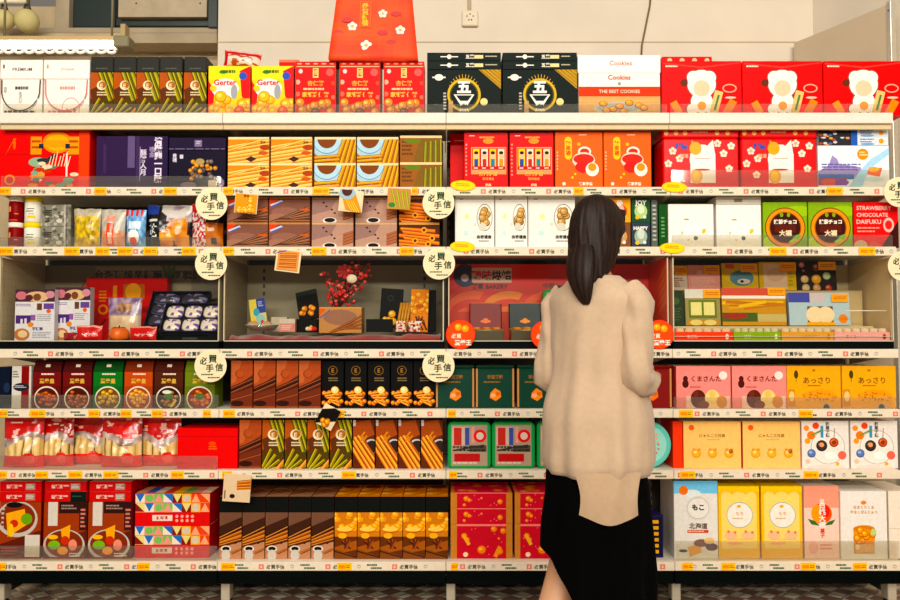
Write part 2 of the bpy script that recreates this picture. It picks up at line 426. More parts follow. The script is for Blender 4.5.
q = W(-20, 5, .95); mb = MB(); mb.tube([(q[0]-.1, .9, q[1]), (W(31, 5, .95)[0], .9, q[1])], .012, '#f1e7cc'); o = mb.build('metal_rail', METAL)
tag(o, 'pale horizontal metal rail above the yellow glass globes', 'rail')
# ------------------------------------------------------------------ shelving, four bays
BX = [-.016+.91*(i-2) for i in range(5)]
RAIL = {1: (113.5, 124), 2: (187.5, 196), 3: (247, 256), 4: (349, 358), 5: (409, 417.5), 6: (470, 478.5), 7: (561, 570)}
LAB = {2: [(0, 13), (96, 108), (165, 178), (224, 234), (313, 330), (412, 418), (573, 583), (825, 841)],
       3: [(0, 15), (66, 81), (97, 111), (119, 134), (145, 159), (183, 197), (224, 235), (312, 327), (400, 414), (768, 785), (857, 873)],
       5: [(0, 10), (32, 47), (90, 101), (122, 133), (153, 164), (204, 212), (224, 236), (337, 345), (448, 456), (678, 692), (797, 811)],
       6: [(0, 9), (37, 50), (70, 84), (105, 120), (172, 185), (223, 233), (342, 356), (449, 457), (679, 694), (802, 817)],
       7: [(0, 8), (139, 151), (222, 236), (338, 352), (451, 458), (681, 692), (720, 734), (799, 814), (851, 865)]}
GUARD = {1: [(0, 4, 104)], 2: [(0, 1, 176), (3, 4, 170)], 3: [(0, 1, 237), (3, 4, 235)], 5: [(0, 1, 395), (3, 4, 397)], 6: [(0, 1, 456)], 7: [(0, 1, 546), (3, 4, 541)]}
ACR = glass('clear_acrylic', '#f4f2ea', .12, haze=.035); PANE = glass('display_pane', '#fbfbf8', .0, haze=.0)
DEEP = .42
def rail_print(P, off):
    w = P.w; per = .265; x = -off+.0
    while x < w:
        def u(m): return (x+m)/w
        def fit(a, b): return x+a > .002 and x+b < w-.002
        if fit(0, .02): P.rect(u(.0), .26, u(.02), .8, '#e08a7a'); P.rect(u(.006), .4, u(.014), .68, '#f0c8b8')
        if fit(.03, .1): P.text('必買手信', u(.066), .54, .5, '#23301f', bold=.025)
        if fit(.12, .15): P.circ(u(.133), .5, .22, '#b9b4b0', 10); P.rect(u(.128), .45, u(.138), .6, '#e8dcc6')
        if fit(.16, .23): P.lines(u(.165), .24, u(.205), .5, 1, '#4c6a4c', .75, .05); P.lines(u(.18), .58, u(.225), .86, 1, '#4c6a4c', .75, .05)
        x += per
DESC = ['with a clear front guard, leftmost bay beside the fluorescent light', 'second from the left, stocked mostly with egg roll boxes',
        'third from the left, behind the walking person', 'at the far right, stocked with pink, green and red boxes']
CASE_LABEL = ['holding purple taro pastries and a red gift box', 'holding red blossoms on dark red cloth', 'lined with a bright red backdrop behind the person', 'holding mochi packs with yellow price cards']
UP = mat('upright_steel', .5, metal=.2, scale=30, mottle=.1)
bays = []
for b in range(4):
    x0, x1 = BX[b]+.0008, BX[b+1]-.0008; w = x1-x0; cx = (x0+x1)/2
    t = empty('shelving_bay', (cx, .2, 0)); tag(t, 'tall cream retail shelving bay ' + DESC[b], 'shelf', 'bays of wall shelving'); bays.append(t)
    for r in range(1, 8):
        zt, zb = zpx(RAIL[r][0]), zpx(RAIL[r][1]); z = ZS[r]
        col = '#efe8d8'
        mb = MB(); mb.box(-w/2, w/2, -.2, DEEP-.2, -.016, 0, col); s = mb.build('shelf', METAL, t, (0, 0, z))
        mb = MB(); mb.box(-w/2, w/2, -.214, -.2005, zb-z, zt-z, '#e8e2d6' if r == 1 else '#e8dcc8', ch=.002)
        if r == 1: mb.box(-w/2, w/2, -.2, -.185, zb-z-.022, zb-z+.002, '#d9c9a8')
        else: rail_print(Pr(mb, (-w/2, -.214, zt-z), (1, 0, 0), (0, 0, -1), w, zt-zb), (.03+.07*r+.11*b) % .265)
        mb.build('price_rail', GLOSSY, s)
        for (a, c) in LAB.get(r, []):
            xa, xc = W(a, RAIL[r][0])[0], W(c, RAIL[r][0])[0]
            if xa < x0 - .02 or xc > x1+.02: continue
            xa = max(xa, x0); xc = min(xc, x1)
            mb = MB(); hh = (zt-zb)*.84; mb.box(xa-cx, xc-cx, -.2165, -.2145, zb-z+.003, zb-z+.003+hh, '#ffc81e')
            P = Pr(mb, (xa-cx, -.2165, zb-z+.003+hh), (1, 0, 0), (0, 0, -1), xc-xa, hh); P.rect(.1, .3, .55, .75, '#f39a10'); P.lines(.6, .35, .95, .8, 2, '#6b5a20')
            mb.build('price_label', CARD, s)
        for sx in (-1, 1):
            mb = MB(); X = sx*(w/2-.004); q = [(-.17, -.017), (-.17, -.03), (DEEP-.225, -.075), (DEEP-.225, -.017)]
            vs = [(X-.0015, y, zz) for y, zz in q]+[(X+.0015, y, zz) for y, zz in q]
            mb.mesh(vs, [(0, 1, 2, 3), (7, 6, 5, 4), (0, 4, 5, 1), (1, 5, 6, 2), (2, 6, 7, 3), (3, 7, 4, 0)], '#e9dfc8', False); mb.build('bracket', METAL, s)
        for (g0, g1, gy) in GUARD.get(r, []):
            if g0 <= b < g1:
                mb = MB(); mb.box(-w/2+.006, w/2-.006, -.199, -.1965, .0005, zpx(gy)-z, '#ffffff', ch=.0006); mb.build('clear_guard', ACR, s)
    ztop = ZS[1]
    for sx in ((-1, 1) if b == 3 else (-1,)):
        mb = MB(); X = sx*(w/2-.0145); mb.box(X-.014, X+.014, DEEP-.205+.008, DEEP-.2+.04, .0, ztop-.017, '#8f8670')
        P = Pr(mb, (X-.014, DEEP-.197, ztop-.02), (1, 0, 0), (0, 0, -1), .028, ztop)
        for i in range(46): P.rect(.38, .01+i*.0205, .62, .019+i*.0205, '#1d1a14', True)
        mb.build('upright', UP, t)
    mb = MB(); mb.box(-w/2+.015, w/2-.015, DEEP-.198, DEEP-.18, .1, ztop-.02, '#4a4638'); mb.build('back_panel', METAL, t)
    zb = zpx(583.5); mb = MB(); mb.box(-w/2, w/2, -.205, DEEP-.2, zb, zpx(570)-.001, '#06100e', ch=.003); mb.build('base_plinth', mat('black_enamel', .5, spec=.04), t)
    for sx in ((-1, 1) if b == 3 else (-1,)):
        mb = MB(); X = sx*(w/2-.0185); mb.box(X-.018, X+.018, -.16, -.10, .012, zb-.001, '#c0b6a2', ch=.003); mb.box(X-.012, X+.012, -.09, DEEP-.2, .03, zb-.001, '#4a463c', ch=.003); mb.lathe([(.02, 0), (.022, .006), (.012, .014)], '#2a2822', X, -.13, 12); mb.build('foot', METAL, t)
# display cases on the fourth shelf
CB = zpx(341.5); CT = zpx(257.5)
cases = []
for b in range(4):
    x0, x1 = BX[b]+.0085, BX[b+1]-.0085; w = x1-x0; z = ZS[4]; t = empty('display_case', ((x0+x1)/2, 0, z)); cases.append(t)
    tag(t, 'clear fronted display case ' + CASE_LABEL[b], 'display case', 'glazed display cases on the fourth shelf')
    hb = CB-z; ht = CT-z
    mb = MB(); mb.box(-w/2, w/2, .004, .38, .0003, hb, '#0d1312', ch=.002); mb.build('base_tray', mat('black_enamel'), t)
    mb = MB(); mb.box(-w/2+.003, w/2-.003, .006, .009, hb+.0005, ht, '#ffffff', ch=.0006); mb.build('front_pane', PANE, t)
    mb = MB(); mb.box(-w/2+.002, w/2-.002, .003, .011, hb, hb+.004, '#cfc9b8', ch=.001)
    mb.box(-w/2, -w/2+.005, .003, .012, hb+.004, ht, '#cfc4a8', ch=.001); mb.box(w/2-.005, w/2, .003, .012, hb+.004, ht, '#cfc4a8', ch=.001); mb.build('edge_strip', METAL, t)
    sc = ['#c8bc9e', '#a39b84', '#f05a22', '#e8d4ae'][b]
    for sx in (-1, 1):
        mb = MB(); xa = -w/2+.001 if sx < 0 else w/2-.006; mb.box(xa, xa+.005, .013, .38, hb, ht, sc)
        if b in (0, 1):
            P = Pr(mb, (xa+(.005 if sx < 0 else 0), .013 if sx < 0 else .38, ht), (0, 1 if sx < 0 else -1, 0), (0, 0, -1), .367, ht-hb)
            for i in range(12):
                for j in range(10): P.rect(.05+i*.08, .06+j*.09, .057+i*.08, .075+j*.09, '#3b362a', True)
        if b == 2 and sx > 0:
            P = Pr(mb, (xa, .38, ht), (0, -1, 0), (0, 0, -1), .367, ht-hb)
            for i in range(5): P.poly([(.55, .3+i*.1), (1, .05+i*.1), (1, .14+i*.1)], '#f58a1e')
        mb.build('side_panel', METAL, t)
    bc = ['#8f856c', '#a39a80', '#f0381a', '#d8c6a0'][b]; yb_ = .37 if b != 2 else .31
    mb = MB(); mb.box(-w/2+.007, w/2-.007, yb_, yb_+.008, hb, ht, bc)
    P = Pr(mb, (-w/2+.007, yb_, ht), (1, 0, 0), (0, 0, -1), w-.014, ht-hb)
    if b == 0:
        P.rect(.26, .02, .75, .42, '#a89e84'); P.text('台灣頂級芋頭酥', .43, .13, .13, '#3a2c22', bold=.03); P.text('阿聰師小芋', .78, .13, .13, '#3a2c22', bold=.03)
        P.blob(.26, .35, .2, '#b06a48', '#cc8a66', '#8f5238')
        for i in range(3): P.ell(.62+i*.015, .12, .01, .25, '#5d7a3a', 10, rot=.3*(i-1))
    if b == 2:
        P.k = 0
        for i, (a, c2) in enumerate(((.12, '#ef7a1c'), (.3, '#f29a2a'), (.5, '#ee6a1a'), (.7, '#f7a437'))):
            for q in range(5): P.ell(a, .55+q*.05, .16-.02*q, .3-.05*q, c2 if q % 2 else '#e2481a', 20)
        P.rect(0, .62, 1, 1, '#d9501c'); P.rect(.38, .72, .6, .8, '#1d3a5c')
        P.circ(.075, .15, .15, '#183a66'); P.ell(.075, .18, .02, .05, '#dfe8ee'); P.rect(.11, .05, .31, .24, '#e9d8c4')
        P.text('臻味', .16, .145, .13, '#c8202c', bold=.03); P.text('烘焙', .26, .145, .13, '#1a2c44', bold=.03); P.text('餅家 BAKERY', .2, .29, .08, '#1d2a44', bold=.03)
        P.text('中秋', .5, .28, .08, '#5b2a1a'); P.text('8', .735, .25, .3, '#9a7a76', bold=.05)
    if b == 1:
        for i in range(9):
            for s_ in (.08, .9): P.rect(s_, .05+i*.1, s_+.012, .1+i*.1, '#26241c', True)
    mb.build('rear_panel', METAL, t)
    if b == 3:
        mb = MB(); mb.box(-w/2+.0065, w/2-.0065, .006, .013, hb+.02, hb+.0215, '#fff8ea'); mb.tube([(w/2-.19, .02, .155), (w/2-.02, .02, .155)], .002, '#fff8ea'); mb.build('glass_edge', METAL, t)
# ------------------------------------------------------------------ round and oval signs on the rails
def disc(name, x, y, r, make, label, group, Y=-.0185, sy=1., rot=0.):
    X, Z = W(x, y, Y); k = r*.00404; mb = MB()
    rs = [[(k*q*math.cos(a), yy, k*q*sy*math.sin(a)) for a in [-2*math.pi*j/36 for j in range(36)]] for q, yy in ((.99, 0), (1, .0005), (1, .0015), (.99, .002))]
    cols = make.__defaults__[0]; mb.rings([r_[::-1] for r_ in rs][::-1], cols, False)
    P = Pr(mb, (-k, 0, k*sy), (1, 0, 0), (0, 0, -1), 2*k, 2*k*sy); make(P); o = mb.build(name, CARD, None, (X, Y, Z)); o.rotation_euler.y = rot
    tag(o, label, 'sign', group); return o
def must_buy(P, c='#f4e6c8'):
    P.circ(.5, .5, .47, '#f6e7cb', 36); P.circ(.5, .5, .455, '#f3e3c2', 36)
    P.text('必', .29, .34, .24, '#1f4a35', bold=.03); P.text('買', .57, .28, .25, '#1f4a35', bold=.03)
    P.text('手', .48, .57, .25, '#1f4a35', bold=.03); P.text('信', .77, .54, .25, '#1f4a35', bold=.03); P.lines(.22, .74, .6, .83, 1, '#35604a', .5, .05); P.lines(.42, .84, .8, .92, 1, '#35604a', .5, .05)
MBL = [(211.5, 204, 'overlapping the upper left rail beside the dark purple box'), (438.5, 203, 'beside the cinnamon roll boxes'), (211, 264, 'at the top right corner of the leftmost display case'),
       (439, 263.5, 'between the second display case and the red one'), (210.5, 366, 'under the leftmost display case beside the olive box'), (438.5, 366, 'beside the black egg roll cartons'),
       (899, 192, 'cut by the frame beside the red chocolate box'), (903, 266, 'cut by the frame at the mochi case')]
for x, y, l in MBL: disc('round_sign', x, y, 16 if x < 850 else 15, must_buy, 'round cream sign with green characters ' + l, 'round cream rail signs', Y=-.0195)
def yel(P, c='#ffd21c'):
    P.ell(.5, .5, .44, .42, '#ffdc30', 24); P.lines(.2, .3, .8, .62, 2, '#e08a10', .5, .2)
for x, y, l in ((463, 185.5, 'on the rail under the red character boxes'), (674.5, 187, 'on the rail under the red tins'), (462.5, 246.5, 'on the rail under the white cookie boxes'), (672.5, 248, 'on the rail at the top left of the mochi case')):
    disc('oval_sign', x, y, 12.5, yel, 'small yellow oval sticker ' + l, 'yellow oval rail stickers', sy=.42, rot=.05)
def org(P, c='#f4581a'):
    P.circ(.5, .5, .46, '#f76420', 30); P.blob(.42, .25, .13, '#f9b130', '#ffd968', '#f08a1c'); P.blob(.66, .3, .13, '#f9b130', '#ffd968', '#f08a1c')
    P.text('必買', .36, .55, .17, '#fbe3c6', bold=.03); P.text('蛋卷王', .58, .78, .2, '#fdeedd', bold=.04)
for x, y, l in ((460.5, 334.5, 'at the lower left of the red lined case'), (545.5, 335, 'beside the open blue tin, partly behind the person'), (659.5, 334.5, 'at the lower right of the red lined case')):
    disc('round_sticker', x, y, 14.5, org, 'round orange promotional sticker ' + l, 'orange stickers on the red case')
# ------------------------------------------------------------------ light and camera
def area(name, loc, rot, sx, sy, e, col=(1, .93, .83)):
    l = bpy.data.lights.new(name, 'AREA'); l.shape = 'RECTANGLE'; l.size = sx; l.size_y = sy; l.energy = e; l.color = col
    o = bpy.data.objects.new(name, l); C.objects.link(o); o.location = loc; o.rotation_euler = rot; return o
area('aisle_or_fill_light', (0, -1.8, 3.1), (math.radians(40), 0, 0), 4.8, .3, 18)
area('aisle_or_fill_light', (0, -4.4, 4.2), (math.radians(55), 0, 0), 5.2, .4, 84)
area('aisle_or_fill_light', (0, -7.6, 4.9), (math.radians(64), 0, 0), 7.0, .5, 280)  # added fill: unseen lamp far behind the camera to brighten the case interiors
area('aisle_or_fill_light', (0, -11, 4.0), (math.radians(75), 0, 0), 8.0, .5, 680)  # added fill, lower and farther back, reaching in under the shelves
wd = bpy.data.worlds.new('World'); bpy.context.scene.world = wd; wd.use_nodes = True
wd.node_tree.nodes['Background'].inputs[0].default_value = (1.0, .9, .78, 1); wd.node_tree.nodes['Background'].inputs[1].default_value = .2
cam = bpy.data.cameras.new('camera'); cam.sensor_width = 36; cam.lens = FPX/900*36; co = bpy.data.objects.new('camera', cam); C.objects.link(co)
co.location = (0, -DIST, CAMH); co.rotation_euler = (math.pi/2+TH, 0, 0); bpy.context.scene.camera = co; cam.clip_end = 50
vs = bpy.context.scene.view_settings; vs.view_transform = 'Standard'; vs.look = 'None'; vs.gamma = 1; vs.use_curve_mapping = False; vs.exposure = -0.08
# ------------------------------------------------------------------ top shelf
def bx(body, fp=None, tp=None, d=.14, front=None, top=None, side=None, m=None, sp=None, name='box'):
    def mk(w, h): return carton(w, h, d, body, front, top, side, fp, tp, sp, m, name)
    return mk
def tote(rope, ink):
    def mk(w, h):
        hb = h*.655; mb = MB(); mb.box(-w/2, w/2, 0, .16, 0, hb, '#f6efe6'); P = front_of(mb, w, hb)
        P.lines(.35, .2, .7, .34, 1, ink, .6, .1)
        if rope == '#2a2522': P.text('APICO', .48, .5, .08, ink, rot=math.pi/2); P.text('\n'.join('百年'), .12, .3, .16, ink)
        else:
            P.ell(.6, .8, .2, .3, ink, 20); P.ell(.6, .8, .185, .275, '#f6efe6', 20); P.ell(.52, .85, .03, .05, ink); P.ell(.68, .85, .03, .05, ink)
        P.lines(.1, .86, .9, .98, 1, ink, .5)
        o = mb.build('box', MATTE)
        mb = MB(); mb.box(-w/2-.001, w/2+.001, -.003, .163, hb+.001, h, '#f8f2ea'); P = Pr(mb, (-w/2, -.003, h), (1, 0, 0), (0, 0, -1), w, h-hb)
        P.text('PREMIUM' if rope == '#2a2522' else 'Dorayaki', .52, .5, .18, ink); P.rect(.06, .25, .1, .45, ink)
        mb.build('lid', MATTE, o)
        mb = MB(); mb.tube([(w*.46*math.cos(a), -.005-.006*math.sin(a), hb*.72-hb*.6*math.sin(a)*1.0+.0) if 0 < a < math.pi else (w*.46*math.cos(a), -.004, hb*.98) for a in [math.pi*i/16 for i in range(17)]], .0022, rope); mb.build('rope_handle', MATTE, o)
        return o
    return mk
P1('gift_box', 'white lidded box with black rope handle at the left end of the top shelf', 'box', 1, 43, 60, 1, tote('#2a2522', '#4a4640'), group=None)
P1('gift_box', 'white lidded box with pink rope handle and animal drawing on the top shelf', 'box', 44.5, 90, 60, 1, tote('#e58a90', '#d99a94'))
def eggroll_green(tophat):
    def mk(w, h):
        ht = h*tophat; hb = h-ht; mb = MB(); mb.box(-w/2, w/2, 0, .1, 0, hb, '#241f16', front='#a8662a'); P = front_of(mb, w, hb)
        P.rect(0, 0, 1, 1, '#5c4a18'); P.poly([(0, 0), (.5, 0), (.35, .5), (0, .62)], '#b8641c'); P.poly([(0, .4), (.4, .3), (.6, .6), (.1, .75)], '#6a3c1a')
        for i in range(4): P.roll(.38+i*.2, -.05, .88+i*.24, .66+.06*i, .11, ('#96881c', '#6f6c18', '#a09222', '#5c5a16')[i], '#c9bb3c', '#33320e')
        for i in range(4): P.roll(-.05+i*.12, 1.04, .42+i*.2, .60+.11*i, .085, ('#98881c', '#a4941e', '#8a7c1c', '#b08c24')[i], '#cfc03e', '#2c2c0c')
        P.roll(.6, 1.05, 1.1, .8, .08, '#e0963a', '#f6c070', '#6b3a14')
        P.circ(.5, .3, .11, '#f1e3c0', 18); P.circ(.54, .29, .085, '#b0762c', 16); P.text('E', .5, .31, .1, '#f1e3c0'); P.lines(.3, .45, .75, .56, 2, '#eadcb8', .5, .1)
        o = mb.build('box', CARD)
        if tophat:
            mb = MB(); mb.box(-w/2, w/2, -.001, .101, hb+.0008, h, '#3c3d38', ch=.003); P = Pr(mb, (-w/2, -.001, h), (1, 0, 0), (0, 0, -1), w, ht)
            P.lines(.25, .72, .8, .85, 1, '#6f6c60', .5, .1); mb.build('lid', CARD, o)
        return o
    return mk
product('egg_roll_box', 'dark lidded green egg roll box, top shelf', 'box', 'tall green egg roll boxes on the top shelf', [(91, 113.5), (114, 136.5), (137, 159.5), (160, 182.5), (183.5, 207.5)], 1, [56.5], eggroll_green(.27))
def snack(P):
    P.rect(0, 0, 1, .28, '#ffe030'); P.ell(.35, .12, .1, .04, '#4a9a3a'); P.lines(.3, .08, .7, .2, 1, '#3f7a2a', .5)
    P.poly([(.75, .1), (1, .0), (1, 1), (.8, .6)], '#e8241e'); P.poly([(0, .3), (.15, .5), (.1, 1), (0, 1)], '#f0281e')
    P.ell(.4, .45, .33, .2, '#f3ece6'); P.text('Gerter', .4, .33, .12, '#e33a4a', .6, .03); P.ell(.62, .52, .08, .15, '#a9acb0'); P.circ(.83, .2, .08, '#3a62b8')
    for i in range(16):
        P.blob(.08+.9*R.random(), .66+.32*R.random(), .09+.03*R.random(), '#f2c032', '#fbe27a', '#d98e1c')
    P.blob(.3, .62, .12, '#f2c032', '#fbe27a', '#d98e1c'); P.blob(.75, .9, .1, '#e8683a', '#f6a070', '#c03a1c'); P.ell(.12, .45, .08, .06, '#ffd21c')
product('snack_carton', 'yellow snack carton with crisps print, top shelf', 'box', 'yellow snack cartons on the top shelf', [(208.5, 250.5), (252, 293.5)], 1, [66], bx('#ffd428', snack, d=.12, m=GLOSSY, side='#e8281e'))
o = bag(.155, .066, .05, lambda u, v: L('#c81a1c') if v < .25 or u < .1 else (L('#e9d8c8') if nn(u, v, 5) > -.1 else L('#b9662f')), 'snack_bag', seed=3)
X, Z = W(241, 66, .06); o.location = (X, .06, zpx(66, .035)+.009); o.rotation_euler = (0, .1, .1)
tag(o, 'red topped clear snack bag lying on top of the yellow snack cartons', 'bag')
def redcookie(n):
    def f(P):
        P.rect(0, 0, 1, .07, '#c9101a'); P.rect(0, .085, 1, .1, '#f6c8a0')
        for i in range(5): P.ell(.1+i*.2, .04, .06, .015, '#f3b48a')
        P.rect(.43, .12, .57, .3, '#f3cf8a'); P.rect(.46, .14, .54, .27, '#c9151c'); P.circ(.85, .2, .07, '#e0706a'); P.text('禮', .5, .2, .1, '#f3cf8a')
        P.ell(.13, .18, .05, .04, '#f6dcd0'); P.circ(.06, .38, .045, '#ffb8a0'); P.circ(.94, .4, .04, '#f2604a'); P.circ(.06, .6, .045, '#f8806a'); P.circ(.94, .66, .04, '#f8806a')
        P.text('杏仁餅', .5, .4, .1, '#f1b85c', .6, .03); P.lines(.2, .49, .8, .56, 1, '#f7cfa8', .5)
        P.text('家鄉雞仔餅', .5, .61, .1, '#f6c86a', .66, .03)
        for i in range(13):
            P.blob(.12+.78*((i*.37) % 1), .76+.2*((i*.61) % 1), .085, '#d9983e', '#f3cb80', '#a85c1e')
        P.blob(.5, .93, .08, '#8a5a4a', '#a87a68', '#5a3326'); P.rect(0, .0, .025, 1, '#f0453a'); P.rect(.975, 0, 1, 1, '#f0453a')
    return f
product('cookie_box', 'glossy red cookie box with round biscuits print on the top shelf', 'box', 'red cookie boxes on the top shelf', [(295.5, 336), (339.5, 380.5), (383.5, 424.5)], 1, [61.5], bx('#d9141c', redcookie(0), d=.12, m=GLOSSY, side='#7a0a10'))
P1('cookie_box', 'red box standing behind the leftmost red cookie box on the top shelf', 'box', 279, 299, 59.5, 1, bx('#c81218', lambda P: P.rect(0, 0, 1, .04, '#f08a70'), d=.1, m=GLOSSY), Y=.2)
# big shopping bag
def bigbag():
    Yb = .045; z0 = max(ZS[1], 0); zb = zpx(61.5, .035)+.001; kk = .00404*1.012
    w0, w1, h, dp = 90*kk, 77*kk, 70*kk, .14; mb = MB(); n = 20; rs = []
    for i in range(15):
        v = i/14; w = w0+(w1-w0)*v; d = dp*(1-v*.75); zz = v*h; r = []
        pts = []
        for j in range(12): pts.append((-w/2+w*j/11, -d/2))
        for j in range(1, 5): pts.append((w/2-(.012*math.sin(math.pi*v) if j in (2, 3) else 0), -d/2+d*j/5))
        for j in range(12): pts.append((w/2-w*j/11, d/2))
        for j in range(1, 5): pts.append((-w/2+(.012*math.sin(math.pi*v) if j in (2, 3) else 0), d/2-d*j/5))
        for (x, y) in pts:
            q = noise.noise(Vector((x*14, y*9, zz*14)))*.006*(v > .02)*(v < .97); rs_ = (x+.02*(1-v)*0, y+q, zz+(.008*noise.noise(Vector((x*9, 1, 1))) if v > .9 else 0)); r.append(rs_)
        rs.append(r)
    mb.rings(rs, '#ee5a22', True, True, False, colf=lambda i, j: mix('#f6742c', '#ec4c22', .5+.5*nn(i/6, j/6, 1.5)))
    P = Pr(mb, (-w0/2, -dp/2-.006, h), (1, 0, 0), (0, math.sin(.16)*-1, -math.cos(.16)), w0, h)
    P.o.y += dp*.375
    for (u, v, r) in ((.26, .5, .07), (.6, .3, .065), (.42, .8, .08), (.8, .56, .07)): flower(P, u, v, r, '#fbe9dc', '#f2b070')
    P.rect(.34, .1, .47, .52, '#f47a1e'); P.rect(.35, .11, .46, .51, '#e8641a'); P.vtext('恭賀新禧', .405, .31, .36, '#ffc21c', bold=.04)
    for (u, v) in ((.1, .5), (.6, .5), (.75, .2), (.7, .65), (.2, .3)): P.ell(u, v+.1, .06, .04, '#c84a4a', 12)
    o = mb.build('shopping_bag', mat('nonwoven_fabric', .7, bump=.25, scale=140, mottle=.06)); X = W(374, 40, Yb)[0]; o.location = (X, Yb+.03, zb)
    mb = MB()
    for yy in (-.018, .018):
        mb.tube([(.065*math.cos(a), yy, h-.01+.11*math.sin(a)) for a in [math.pi*i/12 for i in range(13)]], .008, '#8a1c18')
    mb.build('handle', MATTE, o); tag(o, 'large orange red shopping bag with white blossoms standing on the red cookie boxes', 'bag')
bigbag()
def wuxing(P):
    P.poly([(.7, 0), (1, 0), (1, .42)], '#c9a24a')
    for i in range(5): P.stick(.72+i*.06, 0, 1.02, .4-i*.08, .012, '#1c2c26', True)
    for i in range(30):
        a = i*math.pi/15; P.stick(.5+.16*math.cos(a), .5+.3*math.sin(a), .5+.22*math.cos(a), .5+.4*math.sin(a), .012, '#d9b24a', True)
    P.circ(.5, .55, .36, '#d9b84e', 26); P.circ(.5, .55, .31, '#5a5a2c', 26); P.circ(.5, .55, .28, '#122620', 26)
    P.text('五', .5, .38, .26, '#f6f2e8', bold=.05); P.poly([(.36, .54), (.64, .54), (.56, .74), (.44, .74)], '#f6f2e8'); P.poly([(.39, .56), (.61, .56), (.55, .68), (.45, .68)], '#1b2c26')
    P.text('黑', .5, .8, .22, '#f6f2e8', bold=.04); P.ell(.16, .17, .06, .07, '#f2ece0'); P.rect(.07, .155, .25, .185, '#f2ece0')
    P.circ(.77, .7, .08, '#ecd9a0'); P.rect(.29, .68, .35, .95, '#c9a878'); P.lines(.22, .5, .26, .9, 6, '#d8d0c0', .5, .1); P.ell(.5, .99, .12, .03, '#d9b84e')
def flatblk(P):
    P.circ(.3, .5, .28, '#f2ece0'); P.rect(.18, .44, .42, .56, '#f2ece0'); P.text('五黑', .58, .5, .5, '#f0eadc', bold=.04); P.rect(.64, .3, .76, .72, '#ead9a8'); P.lines(.79, .38, .95, .6, 1, '#c9c0a8', .6)
for i, (a, b) in enumerate(((427, 501), (502.5, 577))):
    s_ = ('left', 'right')[i]
    P1('gift_box', 'black gift box with gold emblem, %s one of two on the top shelf' % s_, 'box', a, b, 69.5, 1, bx('#15231f', wuxing, d=.16), group='black gift boxes with gold emblem')
    zz = zpx(69.5, .035)+.0005
    product('flat_gift_box', 'flat black gift box lying on the %s black emblem box' % s_, 'box', 'flat black boxes on the top shelf', [(a, b)], 1, [61, 52.5], bx('#1a2723', flatblk, d=.16), zbase=zz)
def orangecookie(P):
    P.text('Cookies', .5, .1, .12, '#e8622a', bold=.03); P.circ(.5, .25, .04, '#9aa4a0'); P.rect(0, .32, 1, .55, '#e9541c'); P.text('THE BEST COOKIES', .5, .43, .08, '#f8dcc0')
    P.rect(0, .55, 1, 1, '#e0b47c'); P.lines(0, .58, 1, 1, 4, '#c9966a', .08, 0); P.ell(.48, .83, .3, .15, '#cfc8b8'); P.ell(.48, .81, .27, .12, '#b9b8ae')
    for (u, v) in ((.3, .72), (.42, .85), (.5, .78), (.62, .7), (.74, .76), (.34, .88), (.55, .9), (.8, .82)): P.blob(u, v, .1, '#e8a42a', '#f7c95c', '#8a4c14', .7)
P1('cookie_box', 'white and orange cookie box with plate of biscuits print on the top shelf', 'box', 578.5, 660, 73, 1, bx('#f2efe8', orangecookie, d=.15))
zz = zpx(73, .035)+.0005
P1('gift_box', 'plain white lidded box lying on the white and orange cookie box', 'box', 577.5, 660.5, 55, 1, bx('#f4f1ec', lambda P: P.text('Cookies', .52, .45, .28, '#e68a70', bold=.02), d=.15, ch=.002) if False else bx('#f4f1ec', lambda P: P.text('Cookies', .52, .45, .28, '#e68a70', bold=.02), d=.15), z0=zz)
def redwafer(P):
    for i in range(7):
        for j in range(5):
            if (i+j) % 2 == 0: P.rect(i/7, j/6, (i+1)/7, (j+1)/6, '#e0181c', True)
    P.lines(.05, .08, .2, .12, 1, '#fbe6d8', .7, 0); P.poly([(.02, .03), (.5, .1), (.98, .02), (.98, .04), (.5, .13), (.02, .06)], '#f2584a')
    # plain pale puffs stand where the photo has a character
    for (u, v, r) in ((.5, .42, .26), (.4, .3, .12), (.6, .3, .12), (.5, .75, .2), (.38, .88, .1), (.62, .88, .1)): P.circ(u, v, r+.015, '#8a5a50', 22)
    for (u, v, r) in ((.5, .42, .26), (.4, .3, .12), (.6, .3, .12), (.5, .75, .2), (.38, .88, .1), (.62, .88, .1)): P.circ(u, v, r, '#f7efe8', 22)
    P.circ(.5, .5, .15, '#f7d2b4', 20); P.circ(.5, .82, .08, '#f0a838')
    P.stick(.64, .98, .72, .55, .15, '#e8c98c'); P.stick(.66, .9, .715, .62, .04, '#5c8a5a'); P.stick(.8, .97, .9, .72, .14, '#e8962a'); P.stick(.14, .75, .22, .95, .13, '#f0a43a')
    P.circ(.28, .4, .07, '#7a3c28'); P.ell(.85, .5, .09, .08, '#f8b8a0'); P.ell(.85, .5, .075, .06, '#e0281c'); P.ell(.86, .67, .07, .02, '#f8d0c0')
product('wafer_box', 'wide red wafer box with white puff design on the top shelf', 'box', 'wide red wafer boxes on the top shelf', [(661.5, 741), (742, 822), (823, 903)], 1, [61], bx('#ee1c1e', redwafer, d=.15, m=GLOSSY))
P1('cookie_box', 'flat red box on top of the leftmost wide red wafer box', 'box', 662, 712, 56.5, 1, bx('#d8161a', lambda P: [P.ell(.15+i*.25, .5, .05, .3, '#f8c8a0') for i in range(4)], d=.1, m=GLOSSY), Y=.08, z0=zpx(61, .035)+.0008)
